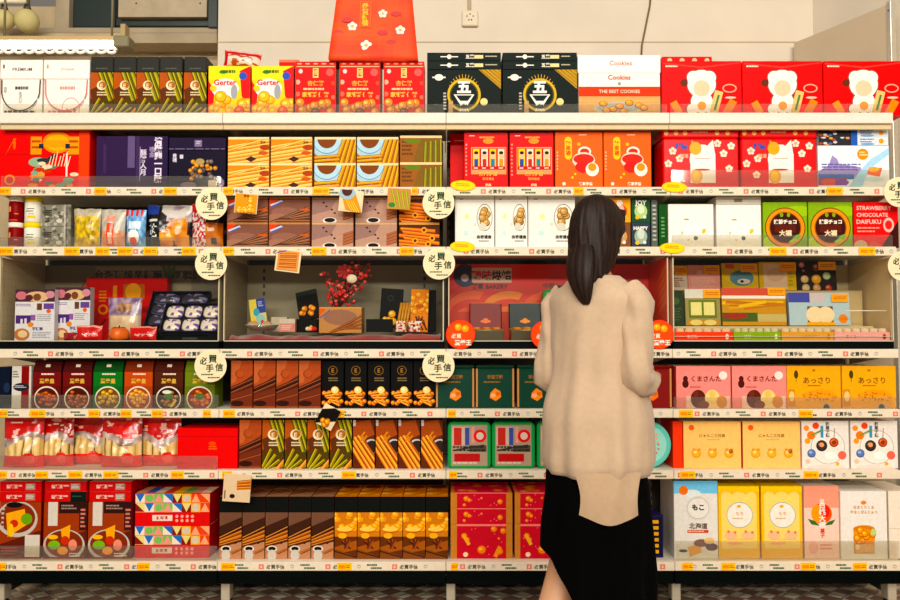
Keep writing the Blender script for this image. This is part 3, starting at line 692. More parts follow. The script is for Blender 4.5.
# ------------------------------------------------------------------ second shelf
def palace(P):
    P.rect(.0, .42, 1, .43, '#a81812'); P.rect(.88, 0, .99, 1, '#f05a1c')
    P.ell(.64, .22, .16, .18, '#ee9a1c', 20); P.ell(.64, .22, .13, .14, '#f4b83a', 20); P.rect(.5, .18, .8, .3, '#f2a82a')
    for x in (.35, .76): P.rect(x, .12, x+.12, .42, '#f2a41c'); P.rect(x+.01, .18, x+.11, .22, '#b8641a'); P.rect(x+.01, .28, x+.11, .32, '#b8641a')
    for x in (.44, .73): P.rect(x, .24, x+.05, .32, '#1c3a4a')
    P.ell(.43, .55, .1, .08, '#9ab89a'); P.stick(.46, .62, .62, .42, .06, '#2a3436'); P.ell(.5, .52, .08, .04, '#38454a'); P.ell(.44, .75, .07, .12, '#d9a860')
    for i in range(26): P.ell(.38+.48*R.random(), .55+.42*R.random(), .035+.03*R.random(), .035, ('#8fae98', '#e9d8b8', '#c84a2a', '#6d8c80', '#f0a040')[i % 5], 9)
    for i in range(7): P.stick(.55+i*.035, .62, .58+i*.035, .45-.04*(i % 3), .012, '#f6e9c8')
    P.rect(.74, .4, .76, .8, '#e8e0d0'); P.vtext('御品月餅', .13, .3, .3, '#f2982a'); P.circ(.13, .85, .09, '#f0a02a'); P.circ(.13, .85, .06, '#d8261a')
P1('mooncake_box', 'large red and orange mooncake box with golden palace print on the second shelf', 'box', -1, 90.5, 129.5, 2, bx('#e42018', palace, d=.18, m=GLOSSY))
P1('gift_box', 'plain dark red box standing behind the purple gift box on the second shelf', 'box', 84, 101, 132, 2, bx('#b81a1c', d=.1), Y=.23)
def purple(P):
    P.rect(.56, 0, .6, 1, '#4a3a62'); P.rect(.44, .0, .54, .6, '#6f5f86'); P.rect(.1, .15, .14, .7, '#4c3360'); P.rect(.94, 0, 1, 1, '#32204a')
    P.vtext('酥餅人月', .66, .5, .5, '#d8cfe0', bold=.03); P.rect(.61, .2, .62, .85, '#a898b8'); P.vtext('清酥翡一口酥', .87, .45, .86, '#e8e0ee', bold=.04); P.vtext('禮盒', .78, .3, .2, '#a898b8')
P1('gift_box', 'purple gift box with vertical white characters on the second shelf', 'box', 96.5, 168, 136, 2, bx('#3b2550', purple, d=.16))
def darkpurple(P):
    P.vtext('貴禮', .1, .2, .22, '#e0d8e8'); P.rect(.19, .12, .25, .22, '#d8d0e0')
    for i in range(34):
        a = R.random()*6.28; q = R.random(); P.blob(.55+.3*q*math.cos(a), .52+.3*q*math.sin(a), .065, ('#c0872a', '#7a6a60', '#d89a3a', '#5d4a48')[i % 4], ('#e8b858', '#a89888', '#f0c068', '#8a7668')[i % 4], '#2c2030')
    P.ell(.55, .3, .08, .08, '#b9a070'); P.rect(.7, .78, .85, .95, '#cfc0a8'); P.ell(.35, .9, .14, .08, '#8a7a88'); P.ell(.92, .85, .06, .12, '#9a8a98')
P1('cookie_box', 'dark violet cookie box with gold cookies print on the second shelf', 'box', 169, 226, 150, 2, bx('#1d1430', darkpurple, d=.15))
P1('flat_gift_box', 'flat dark violet box lying on the dark violet cookie box', 'box', 169, 226, 137.5, 2, bx('#2a1c40', lambda P: (P.rect(.45, .2, .58, .75, '#8a7c98'), P.lines(.48, .3, .56, .6, 2, '#d8d0e0'), P.lines(0, .9, 1, .98, 1, '#8a7c98', .8, 0)), d=.15), z0=zpx(150, .035)+.0006)
def tanA(P):
    P.rect(0, 0, 1, .09, '#f2ddb0'); P.rect(0, .09, 1, 1, '#e89a34')
    for i in range(8): P.roll(-.1, .42+i*.13, 1.1, .1+i*.14, .14, ('#f4b85c', '#e8a448', '#f6c470')[i % 3], '#fbdc98', '#c07c34')
    P.roll(-.05, .55, .8, .12, .08, '#f4c060', '#fde0a0', '#a0581a'); P.poly([(.42, .85), (.56, .74), (.7, .85), (.56, .97)], '#4a3428'); P.ell(.9, .4, .13, .1, '#b0502a'); P.ell(.86, .62, .12, .08, '#c86a32'); P.text('蛋卷', .85, .2, .1, '#8a4a20')
def plateB(P):
    P.rect(0, 0, 1, .09, '#f2ddb0'); P.rect(0, .09, 1, 1, '#b87820'); P.poly([(0, .09), (.5, .09), (.2, .5), (0, .5)], '#4a2c1c')
    P.ell(.3, .05, .45, .78, '#b8d0d4', 26); P.ell(.3, .05, .36, .6, '#5a8cb8', 26); P.ell(.3, .05, .35, .57, '#bcd8e4', 26); P.ell(.3, .02, .24, .42, '#8a5020', 22); P.rect(0, 0, 1, .09, '#f2ddb0')
    for i in range(5): P.roll(.5+i*.13, 1.1-i*.02, .72+i*.1, .1, .14, '#d8a020', '#f0c850', '#7a5212')
    for i in range(3): P.roll(-.02, .8+i*.13, .6, .72+i*.14, .12, '#d89a24', '#f2c458', '#7a4c12')
def oliveC(P):
    P.rect(0, 0, 1, .09, '#f0d8a8'); P.rect(0, .09, 1, 1, '#8a6a30')
    P.poly([(0, .09), (.5, .09), (.3, 1), (0, 1)], '#a06a34'); P.lines(.04, .2, .35, .8, 4, '#6f4a20'); P.ell(.3, .2, .2, .08, '#6f8a30')
    for i in range(4): P.roll(.62+i*.12, .25-i*.03, .6+i*.13, 1.1, .13, '#8c8a24', '#b8b048', '#4a4a14')
G2 = 'pastry boxes stacked in twos on the second shelf'
product('egg_roll_box', 'tan egg roll box with golden rolls print, second shelf', 'box', G2, [(228.5, 269), (270.8, 312.5)], 2, [162.5, 137], bx('#d9b070', tanA, d=.14, top='#e8cf9a'))
product('egg_roll_box', 'egg roll box with blue and white plate print, second shelf', 'box', G2, [(314.5, 356), (357, 398.5)], 2, [162.5, 137], bx('#d9b070', plateB, d=.14, top='#e8cf9a'))
product('egg_roll_box', 'olive egg roll box with green rolls print, second shelf', 'box', G2, [(400, 442)], 2, [161.5, 135.5], bx('#c9a868', oliveC, d=.14, top='#e8cf9a'))
def figures(P):
    P.ell(.55, .15, .12, .05, '#f0a050'); P.lines(.35, .07, .75, .13, 1, '#f4b060'); P.rect(.16, .26, .96, .74, '#e8a878'); P.rect(.18, .28, .94, .66, '#c8201c')
    for i in range(4):
        x = .2+i*.19; P.rect(x, .29, x+.15, .6, ('#ffd22a', '#f0e4d0', '#f8c82a', '#f2dcc0')[i]); P.circ(x+.075, .42, .05, '#f4c8a0'); P.ell(x+.075, .36, .05, .03, '#2a2420'); P.rect(x+.03, .47, x+.12, .6, ('#2f5a9a', '#c83a2a', '#3a8aa0', '#e0a02a')[i]); P.lines(x+.02, .62, x+.13, .66, 1, '#f6e8d8')
    P.text('澳門手信', .55, .73, .08, '#f6c070', bold=.03); P.text('蛋卷禮盒', .55, .82, .05, '#f6b060'); P.text('經典', .55, .93, .05, '#fbe0c0'); P.lines(.03, .2, .07, .8, 9, '#f0b0a0', .5); P.lines(.12, .05, .25, .08, 1, '#fbe8e0')
def orangebox(P):
    P.rect(.2, .16, .35, .42, '#ffd032'); P.ell(.275, .16, .075, .07, '#ffd032'); P.ell(.275, .42, .075, .07, '#ffd032'); P.vtext('糖果禮', .275, .29, .26, '#d8641a', bold=.03)
    P.ell(.62, .35, .14, .09, '#f2e8d8'); P.ell(.62, .35, .1, .055, '#e8461c'); P.ell(.6, .5, .24, .14, '#f2dcc8'); P.ell(.6, .48, .22, .09, '#e0401c'); P.ell(.58, .62, .16, .1, '#e0381a'); P.ell(.78, .66, .14, .12, '#f6efe0'); P.ell(.78, .62, .09, .07, '#f2a02a'); P.circ(.42, .74, .02, '#ffd23a'); P.circ(.36, .8, .02, '#ffd23a'); P.circ(.5, .22, .03, '#ffc02a')
    P.text('餅家手信', .64, .91, .06, '#fbeedd', bold=.04); P.circ(.18, .91, .03, '#fbe6cc'); P.lines(.5, .05, .7, .08, 1, '#fbe6cc'); P.lines(.03, .35, .06, .7, 6, '#fbdcc0')
P1('character_box', 'red box mostly hidden at the left end of the red character boxes, second shelf', 'box', 450, 470, 134, 2, bx('#d8141a', lambda P: P.lines(.2, .1, .8, .14, 1, '#f6d0c0'), d=.1, m=GLOSSY), Y=.16)
product('character_box', 'red gift box with row of little figures, second shelf', 'box', 'red character boxes on the second shelf', [(464, 508), (509.5, 553.5)], 2, [132.5], bx('#dc161a', figures, d=.12, m=GLOSSY))
product('biscuit_tin_box', 'tall orange gift box with yellow lantern tag on the second shelf', 'box', 'orange gift boxes on the second shelf', [(555, 602.5), (603.5, 651)], 2, [131.5], bx('#f4781c', orangebox, d=.12, m=GLOSSY))
def tincat(w, h):
    hb = h*.83; mb = MB(); mb.box(-w/2, w/2, 0, .15, 0, hb, '#dd151b', ch=.006); P = front_of(mb, w, hb, -.0)
    for (u, v) in ((.13, .25), (.22, .4), (.2, .72), (.9, .15), (.8, .3), (.87, .6), (.07, .5), (.72, .1)): flower(P, u, v, .075, '#fbe4d4', '#f2b24a')
    P.ell(.52, .42, .17, .3, '#f8f1e8'); P.poly([(.36, .35), (.38, .03), (.5, .2)], '#f2a82a'); P.poly([(.55, .2), (.66, .03), (.69, .35)], '#f8f1e8'); P.rect(.36, .3, .69, .88, '#f8f1e8'); P.ell(.43, .2, .08, .13, '#f4b436'); P.ell(.44, .75, .08, .15, '#f4b42c'); P.ell(.44, .75, .05, .1, '#f7cf52')
    P.ell(.52, .62, .1, .02, '#d8242a'); P.stick(.42, .4, .62, .4, .012, '#b09888'); P.text('招福', .24, .15, .12, '#2a58a8', bold=.06); P.text('開運', .28, .35, .08, '#f6c0a0')
    o = mb.build('tin', TIN)
    mb = MB(); mb.box(-w/2-.002, w/2+.002, -.003, .153, hb+.0006, h, '#e01a1e', ch=.007); P = Pr(mb, (-w/2-.002, -.003, h), (1, 0, 0), (0, 0, -1), w, h-hb)
    for u in (.18, .3, .72, .86, .05): P.circ(u, .5, .22, '#f8c070', 8)
    P.lines(.4, .35, .65, .6, 1, '#f6c8a0'); mb.build('lid', TIN, o); return o
product('biscuit_tin', 'red tin with white cat shape and blossoms on the second shelf', 'tin', 'red blossom tins on the second shelf', [(661, 740), (742, 815.2)], 2, [128], tincat)
P1('biscuit_tin', 'red tin seen edgeways at the left end of the blossom tins, second shelf', 'tin', 661, 672, 131, 2, bx('#b81218', lambda P: [P.circ(.3+.3*(i % 2), .1+i*.09, .02, '#f8c8b0') for i in range(10)], d=.1, m=TIN), Y=.2)
def mountain(P):
    P.poly([(0, .75), (0, .6), (.15, .45), (.22, .15), (.3, .42), (.6, .5), (.62, .75)], '#a89ac8'); P.poly([(.2, .22), (.22, .12), (.26, .3)], '#f6f4f8'); P.lines(.05, .42, .6, .6, 3, '#6d6aa8', .5, .1)
    P.rect(0, .66, .5, .78, '#4a7ac0'); P.rect(0, .75, .4, .92, '#a04a88'); P.ell(.15, .84, .12, .08, '#d85a3a'); P.ell(.33, .85, .1, .07, '#8a4ab0'); P.poly([(.4, 1), (.6, .55), (.75, .3), (1, .05), (1, .2), (.72, .55), (.6, 1)], '#b8dcf0')
    P.circ(.63, .2, .13, '#f2a02a'); P.lines(.58, .14, .7, .26, 2, '#fbe0b0'); P.poly([(.68, .66), (.72, .5), (.9, .52), (.86, .72)], '#e8781c'); P.ell(.78, .55, .08, .06, '#f6b45a'); P.ell(.78, .78, .14, .05, '#d8e4ee')
P1('biscuit_box', 'white biscuit box with purple mountain print, second shelf far right', 'box', 817.5, 889, 145.5, 2, bx('#eef0f2', mountain, d=.15))
def bands(P):
    P.rect(0, 0, .47, 1, '#3a3a40')
    for i in range(14): P.ell(.02+.44*R.random(), R.random(), .03, .14, ('#e0a858', '#d8d8dc', '#6a7aa8', '#b85a3a')[i % 4], 8)
    P.rect(.47, 0, .56, 1, '#3a6ab8'); P.rect(.56, 0, 1, 1, '#e0e6ea'); P.circ(.9, .5, .3, '#f0a838'); P.lines(.6, .2, .85, .8, 2, '#5a7ab8'); P.ell(.7, .85, .1, .15, '#8ab0d0')
product('flat_biscuit_box', 'flat biscuit box with blue and brown print on the mountain box', 'box', 'flat boxes on the mountain biscuit box', [(818, 888)], 2, [136.8, 128.5], bx('#c8ccd0', bands, d=.14), zbase=zpx(145.5, .035)+.0006)
# ------------------------------------------------------------------ third shelf
def jar(w, h, body, cap, deco, name='jar', capname='lid'):
    r = w/2; mb = MB(); hb = h*.8; mb.lathe([(r*.95, 0), (r, .003), (r, hb-.004), (r*.93, hb)], body, 0, r, 24)
    P0 = deco
    rs = []
    for (z0, z1, a0, a1, c) in deco:
        n = 8; vs = []
        for i in range(n+1):
            a = -math.pi/2+a0+(a1-a0)*i/n; vs += [((r+.0006)*math.cos(a), r+(r+.0006)*math.sin(a), z0*h), ((r+.0006)*math.cos(a), r+(r+.0006)*math.sin(a), z1*h)]
        mb.mesh(vs, [(2*i, 2*i+2, 2*i+3, 2*i+1) for i in range(n)], c)
    o = mb.build(name, GLOSSY); mb = MB(); mb.lathe([(r*.96, hb+.0005), (r*1.01, hb+.003), (r*1.01, h-.004), (r*.9, h)], cap, 0, r, 24); mb.build(capname, GLOSSY, o); return o
product('sweet_jar', 'dark red jar with white cap, third shelf', 'jar', 'dark red jars on the third shelf', [(6, 20.5)], 3, [221.3, 196], lambda w, h: jar(w, h, '#8a1a1c', '#efe6dc', [(.4, .6, -.7, -.3, '#e8a070'), (.05, .1, -.6, .6, '#d0604a'), (.3, .34, .2, .7, '#d88a70')]))
product('sweet_jar', 'white jar with yellow cap beside the dark red jars', 'jar', 'white and yellow jars on the third shelf', [(21.5, 38.5)], 3, [221.3, 196], lambda w, h: jar(w, h, '#ece8dc', '#f0d838', [(.15, .25, -.3, .6, '#f0d030'), (.4, .44, -.5, .4, '#8a8a70'), (.5, .53, -.4, .5, '#6a7a5a'), (.3, .33, -.2, .5, '#a8a890')]))
def silver(P):
    for i in range(40): P.ell(R.random(), R.random(), .04+.08*R.random(), .05+.05*R.random(), ('#8f8b7a', '#b8b4a4', '#74705f', '#d0ccbe')[i % 4], 8, rot=R.random()*3)
    P.lines(.12, .25, .4, .55, 3, '#3a382e', .6); P.lines(.15, .6, .3, .85, 3, '#3a382e', .6); P.ell(.62, .75, .1, .1, '#e8e4d8'); P.rect(.78, 0, .82, 1, '#d8d4c8'); P.rect(.86, 0, .88, 1, '#5a5648')
product('foil_box', 'silver grey patterned box beside the white jars', 'box', 'silver patterned boxes on the third shelf', [(41, 71.3)], 3, [225.5, 204.5], bx('#a09c8c', silver, d=.12, m=mat('foil_card', .25, metal=.35, coat=.3)), Y=.05)
def yb(u, v):
    if v < .2 or u < .05 or u > .95: return mix('#d8d0b8', '#a8a088', .5+.5*nn(u, v, 9))
    return mix('#f2d018', '#a89410', max(0, .5+1.1*nn(u, v, 7)))
P1('candy_bag', 'clear bag of yellow wrapped candy on the third shelf', 'bag', 71.5, 99, 208, 3, lambda w, h: bag(w, h, .05, yb, seed=1, wr=.3))
def ub(u, v):
    if inr(u, v, .3, .35, .6, .95): return L('#e8602a') if not inr(u, v, .38, .6, .52, .9) else L('#f0c8b0')
    if inr(u, v, .28, .18, .62, .33): return L('#e8a088')
    return mix('#e0b898', '#d89070', .5+.8*nn(u, v, 8, 4)) if v > .55 else mix('#d0ccc0', '#b8b0a0', .5+nn(u, v, 6))
P1('snack_bag', 'clear bag with orange and pink label between the yellow and blue bags', 'bag', 98.5, 124, 208.5, 3, lambda w, h: bag(w, h, .05, ub, seed=2), Y=.04)
def bb(u, v):
    if v < .18: return L('#7ab8e0') if (int(u*8) % 2) else L('#d83a3a')
    if ine(u, v, .45, .72, .3, .2): return L('#f4f0ea') if not ine(u, v, .45, .82, .2, .1) else L('#d85a2a')
    if inr(u, v, .2, .3, .8, .5): return L('#dceaf0')
    return mix('#4a8cc8', '#a8d0e8', .5+nn(u, v, 7))
P1('snack_bag', 'light blue snack bag with white picture on the third shelf', 'bag', 124, 144.5, 209, 3, lambda w, h: bag(w, h, .05, bb, seed=4), Y=.04)
def pb(u, v):
    if u < .33: return L('#2a4aa0') if (v < .22 and u < .26) else (L('#e8e4dc') if inr(u, v, .05, .33, .28, .4) or (inr(u, v, .08, .45, .25, .75) and nn(u, v, 22) > .12) else L('#14181c'))
    if ine(u, v, .47, .8, .18, .22) or ine(u, v, .7, .58, .22, .25) or ine(u, v, .82, .82, .16, .2) or ine(u, v, .85, .6, .1, .3): return mix('#f0b030', '#c87818', .4+.9*nn(u, v, 6, 2))
    if v < .3 and abs(v-.3+abs(u-.66)*.8) < .12: return L('#d8d4cc')
    if u > .45 and v < .4: return mix('#e8e0dc', '#a89aa0', .5+nn(u, v, 8))
    return L('#3a3436')
P1('bread_bag', 'black and white bag of golden buns on the third shelf', 'bag', 144, 189.5, 203.5, 3, lambda w, h: bag(w, h, .09, pb, seed=5, wr=.16))
def rb(u, v):
    if v < .2 and u < .6: return L('#c8202a')
    if u < .5: return mix('#c02830', '#e8e4de', 1 if nn(u, v, 16) > 0 else 0)
    if v > .45: return mix('#e09a38', '#b8641c', .5+nn(u, v, 5)) if not ine(u, v, .75, .85, .1, .08) else L('#3a2a1c')
    return L('#1c1a1c')
P1('bread_bag', 'red and black striped bag with bread at the right of the first bay', 'bag', 189.5, 222, 202, 3, lambda w, h: bag(w, h, .07, rb, seed=6))
def brownA(P):
    P.rect(0, 0, 1, .07, '#d8a060'); P.rect(0, .07, 1, 1, '#8a6050'); P.poly([(0, .07), (.22, .07), (0, .4)], '#e0583a'); P.poly([(.02, .3), (.3, .12), (.34, .18), (.05, .38)], '#d8d4e0'); P.stick(.05, .38, .32, .2, .05, '#4a68b8')
    P.ell(.4, .6, .35, .2, '#9a7060'); P.ell(.2, .85, .3, .2, '#a87c68')
    for i in range(5): P.roll(.0+.05*i, 1.05-.03*i, 1.05, .38+.14*i, .13, ('#5e4034', '#805440', '#9a6440')[i % 3], '#b08060', '#3a261c')
    P.ell(.9, .5, .15, .05, '#c86a2a'); P.rect(0, .0, 1, .06, '#c89058')
def brownB(P):
    P.rect(0, 0, 1, .07, '#d8b080'); P.rect(0, .07, 1, 1, '#bc9a88'); P.poly([(0, .07), (.6, .07), (.45, .5), (0, .7)], '#a08078')
    P.ell(.43, .92, .17, .13, '#ece4dc'); P.ell(.43, .9, .13, .09, '#2a1a14')
    for (u, v) in ((.35, .35), (.48, .48), (.28, .2), (.55, .62)): P.ell(u, v, .03, .04, '#4a2c20', 8)
    for i in range(4): P.roll(.75, .5+i*.12, 1.1, .3+.13*i, .1, '#a86038', '#c88858', '#5a3020')
def cinn(P):
    P.rect(0, 0, 1, .09, '#d8a868'); P.rect(0, .09, 1, 1, '#5a3218')
    for i in range(7):
        x = R.random()*.3-.1; y = .25+i*.12; P.roll(x, y, x+.75+.2*R.random(), y+.25-.2*R.random(), .17, '#d87a20', '#f0a040', '#6a3410')
    for (u, v) in ((.4, .72), (.82, .62), (.72, .85), (.62, .3)): P.circ(u, v, .12, '#f0a848', 12); P.circ(u, v, .06, '#5a2c10', 10)
G3 = 'pastry boxes stacked in twos on the third shelf'
product('egg_roll_box', 'brown chocolate egg roll box, third shelf', 'box', G3, [(228, 267.5), (268.6, 310.5)], 3, [222, 197], bx('#a87850', brownA, d=.14, top='#d8b080'))
product('egg_roll_box', 'pale brown coffee egg roll box with cup print, third shelf', 'box', G3, [(312, 353.5), (355.5, 397)], 3, [222, 197.5], bx('#b89070', brownB, d=.14, top='#d8b080'))
product('egg_roll_box', 'brown box with cinnamon stick rolls print, third shelf', 'box', G3, [(399, 439.5)], 3, [221.5, 197], bx('#8a5a30', cinn, d=.14, top='#d8a868'))
def whitecookie(P):
    P.lines(.12, .06, .24, .1, 1, '#4a5a4a'); P.ell(.3, .4, .06, .05, '#f6e8a8'); P.ell(.28, .72, .06, .05, '#c8e4e0'); P.ell(.5, .55, .04, .03, '#f4d8c8'); P.ell(.75, .42, .2, .26, '#8a7a60', 24); P.ell(.75, .42, .185, .245, '#f0ece0', 24)
    for i in range(12): P.blob(.68+.14*R.random(), .28+.28*R.random(), .07, '#c8a060', '#e0c490', '#7a5a30')
    P.ell(.7, .6, .1, .08, '#d8d4c4'); P.text('曲奇禮盒', .74, .79, .07, '#3a342a', bold=.03); P.lines(.6, .86, .9, .9, 1, '#8a8474'); P.rect(0, 0, .03, 1, '#e0e0d8')
for i, (a, b, Y_) in enumerate(((455, 502, .06), (495, 535, .045), (528, 575, .03))):
    l = ('leftmost of three', 'middle of three', 'rightmost of three, partly behind the person')[i]
    P1('cookie_box', 'white box with cookie plate print, third shelf, ' + l, 'box', a, b-(7.5 if i < 2 else 0), 195.5, 3, bx('#eceae2', whitecookie, d=.1, m=GLOSSY), Y=.035, group='white cookie boxes on the third shelf')
def smallA(bg, fg, s='味', dark=False):
    def f(P):
        P.rect(0, 0, 1, 1, bg); P.ell(.5, .55, .35, .3, fg); P.ell(.5, .45, .2, .2, mix(fg, '#ffffff', .4)); P.text(s, .5, .22, .26, '#f4efe4' if dark else '#5a3418', .8, .04); P.circ(.3, .8, .08, '#f0c040'); P.circ(.7, .78, .07, '#e0e0d0')
    return f
for (a, b, yt, z, bg, fg, s, l) in ((609, 630.5, 222.5, None, '#8a5a3a', '#c8a070', '味', 'small brown biscuit box right of the walking person, under the yellow one'), (609, 630.5, 198, zpx(222.5, .035)+.0006, '#f0b028', '#c8641c', '脆', 'small yellow biscuit box right of the walking person, topmost'),
                                 (631.5, 650, 222.5, None, '#3a4a58', '#a8b8a0', 'HAPPY', 'small grey green biscuit box under the one reading JOY'), (631.5, 650, 198, zpx(222.5, .035)+.0006, '#2a5a3a', '#b8d090', 'JOY', 'small dark green biscuit box reading JOY on the third shelf')):
    P1('biscuit_box', l, 'box', a, b, yt, 3, bx(bg, smallA(bg, fg, s, True), d=.1), z0=z)
P1('biscuit_box', 'narrow grey box end with printed lines beside the small green boxes', 'box', 651, 657.5, 200, 3, bx('#6a6f68', lambda P: P.lines(.2, .1, .8, .9, 9, '#c8ccc0', .4, .1), d=.1))
P1('biscuit_box', 'narrow dark green box left of the plain white boxes, third shelf', 'box', 658.5, 667, 204, 3, bx('#1f5a24', lambda P: P.lines(.3, .3, .7, .8, 6, '#8ab880', .4, .1), d=.06))
P1('biscuit_box', 'dark green box behind the plain white boxes on the third shelf', 'box', 695, 716, 203.5, 3, bx('#2c6a2a', d=.1), Y=.2)
def whitering(P):
    P.ell(.48, .58, .24, .3, '#e4e0d8', 26); P.ell(.48, .58, .235, .295, '#f6f3ee', 26); P.ell(.4, .35, .06, .02, '#f0a838'); P.ell(.78, .62, .04, .06, '#e8c858', 10, .5); P.ell(.3, .66, .02, .04, '#e8c880'); P.ell(.6, .78, .05, .05, '#6a705a', 8); P.ell(.44, .82, .03, .02, '#e8c060')
P1('gift_box', 'plain white square box with faint leaf ring, third shelf, beside the green box', 'box', 668, 713.5, 204, 3, bx('#f4f0ea', whitering, d=.14, top='#f6f2ec'), group='white ring boxes on the third shelf')
P1('gift_box', 'plain white square box with faint leaf ring, beside the green chocolate boxes', 'box', 716, 761, 204.5, 3, bx('#f4f0ea', whitering, d=.14, top='#e8e2d8'), group='white ring boxes on the third shelf')
P1('flat_gift_box', 'flat pale grey lid box lying on the right plain white box', 'box', 716, 761, 196.5, 3, bx('#d8d2c6', lambda P: P.rect(.4, .3, .58, .7, '#8a8474'), d=.14), z0=zpx(204.5, .035)+.0006)
def matcha(P):
    P.ell(.8, .2, .3, .12, '#a8c83a'); P.ell(.2, .9, .25, .15, '#c0d84a'); P.circ(.5, .56, .44, '#7a3a18', 30); P.circ(.5, .56, .42, '#e8a022', 30); P.circ(.5, .56, .35, '#b86a18', 30); P.circ(.5, .56, .33, '#4a1c14', 30); P.rect(.26, .5, .74, .66, '#6a2818')
    P.text('抹茶チョコ', .5, .43, .13, '#f8f0dc', .52, .05); P.text('大福', .5, .68, .14, '#f0e0c0', bold=.04); P.ell(.42, .28, .04, .05, '#8ab030', 8); P.ell(.58, .28, .04, .05, '#8ab030', 8); P.ell(.75, .78, .12, .05, '#8ab83a', 12, -.6); P.ell(.68, .85, .1, .04, '#b8d060', 12, -.3)
product('daifuku_box', 'green matcha chocolate box with round brown emblem on the third shelf', 'box', 'green matcha boxes on the third shelf', [(762.5, 807), (808, 852)], 3, [202], bx('#93b428', matcha, d=.13))
def straw(P):
    P.poly([(.6, 1), (1, .4), (1, 1)], '#4a1c18'); P.ell(.15, .95, .15, .12, '#d8c0a0'); P.ell(.45, .95, .12, .1, '#e0604a'); P.ell(.78, .5, .12, .16, '#f2c0b8'); P.ell(.78, .5, .08, .1, '#e04038')
    for i, t in enumerate(('STRAWBERRY', 'CHOCOLATE', 'DAIFUKU')): P.text(t, (.46, .42, .34)[i], .13+i*.15, .11, '#f6cfc4', (.78, .7, .55)[i], .02)
    P.lines(.08, .55, .65, .7, 2, '#f0a898', .4)
P1('daifuku_box', 'red box reading STRAWBERRY CHOCOLATE DAIFUKU at the right end of the third shelf', 'box', 853, 898, 202, 3, bx('#e0231e', straw, d=.13))
# sample packets hanging from rails
def packet(x, y, w, h, f, label, rot=0.):
    X, Z = W(x, y, -.03); k = .00400; mb = MB(); ww, hh = w*k, h*k
    g = []; n = 8
    for s_ in (-1, 1):
        vs = []; cs = []; fs = []
        for i in range(n+1):
            for j in range(n+1):
                u, v = j/n, i/n; t = .004*math.sin(math.pi*u)**.6*math.sin(math.pi*v)**.6 if 0 < u < 1 and 0 < v < 1 else 0
                vs.append(((u-.5)*ww, s_*(t+.0004), (.5-v)*hh))
        for i in range(n):
            for j in range(n):
                q = (i*(n+1)+j, (i+1)*(n+1)+j, (i+1)*(n+1)+j+1, i*(n+1)+j+1); fs.append(q if s_ < 0 else q[::-1])
        mb.mesh(vs, fs, '#e8d8b8')
    P = Pr(mb, (-ww/2, -.0052, hh/2), (1, 0, 0), (0, 0, -1), ww, hh); f(P)
    o = mb.build('sample_packet', GLOSSY, None, (X, -.028, Z)); o.rotation_euler.y = rot
    mb = MB(); mb.box(-.006, .006, .002, .012, hh*.36, hh*.5, '#e8e4d8'); mb.build('clip', GLOSSY, o); tag(o, label, 'packet', 'sample packets clipped to the rails')
def pk_yellow(P): P.rect(.03, .03, .97, .97, '#e8a42a'); [P.blob(.15+.7*R.random(), .2+.7*R.random(), .14, '#f0bc48', '#f8dc90', '#c07820') for i in range(14)]; P.text('蛋卷', .5, .12, .14, '#8a4a18')
def pk_plate(P):
    P.poly([(.0, 0), (.6, 0), (1, 1), (.3, .9)], '#e8a024'); P.ell(.3, .1, .35, .35, '#a8c4d0'); P.ell(.3, .05, .22, .25, '#5a3020'); [P.roll(.3+.1*i, .5, .6+.1*i, 1, .1, '#f0b02c', '#fbd870', '#a86a14') for i in range(4)]
def pk_green(P): P.rect(0, 0, 1, 1, '#c89a58'); [P.roll(.2+.2*i, .1, .4+.18*i, .95, .1, '#a8b030', '#d0d060', '#5a6418') for i in range(4)]; P.ell(.2, .8, .15, .12, '#4a8a4a')
def pk_brown(P): P.rect(.08, .08, .92, .92, '#e0a060'); [P.roll(.15, .3+.16*i, .85, .22+.17*i, .13, '#c8783a', '#f0b070', '#7a3a18') for i in range(4)]; P.stick(.05, .2, .4, .08, .05, '#4a68b8')
def pk_black(P): P.poly([(.0, .3), (.6, 0), (1, 0), (1, .5), (0, 1)], '#1c1812'); [P.blob(.25+.4*R.random(), .6+.3*R.random(), .13, '#e8a030', '#f8d070', '#8a5014') for i in range(8)]
def pk_cof(P): P.rect(0, 0, 1, 1, '#e0c8a8'); [P.roll(.5, .3+.1*i, 1.1, .2+.12*i, .12, '#c87a30', '#e8a860', '#7a3a18') for i in range(3)]; P.ell(.35, .8, .1, .08, '#3a2218'); P.rect(.05, .6, .1, .9, '#8a7058')
packet(246, 203.5, 23, 20, pk_yellow, 'yellow crisp sample packet clipped to the rail above the brown boxes', .08)
packet(351, 201, 24, 22, pk_plate, 'sample packet with golden rolls and blue plate clipped above the coffee boxes', .1)
packet(399, 199, 23, 21, pk_green, 'green roll sample packet clipped to the rail left of a round sign', .05)
packet(288, 260.5, 25, 23, pk_brown, 'tilted brown roll sample packet hanging in front of the blossom display case', .12)
packet(328, 417, 18, 22, pk_black, 'black and gold sample packet twisted on the rail above the green roll boxes', .5)
packet(237, 488, 27, 27, pk_cof, 'cream coffee sample packet hanging over the lower brown egg roll boxes', .06)
# ------------------------------------------------------------------ fourth shelf: inside the cases
def at(o, x, Y, z=None, rz=0., y=None):
    """stand o in a case: image column x, depth Y"""
    o.location = (W(x, 330 if y is None else y, Y)[0], Y, (CB+.0004) if z is None else z); o.rotation_euler.z = rz; return o
def kk(Y): return .00404*(DIST+Y)/DIST
def cbox(name, label, cat, x0, x1, yt, yb, Y, body, fp=None, d=.1, group=None, z=None, m=None, front=None, top=None, rz=0., tp=None):
    k = kk(Y); w = (x1-x0)*k; h = (yb-yt)*k; o = carton(w, h, d, body, front, top, None, fp, tp, None, m, name); at(o, (x0+x1)/2, Y, z, rz, (yt+yb)/2); tag(o, label, cat, group); return o
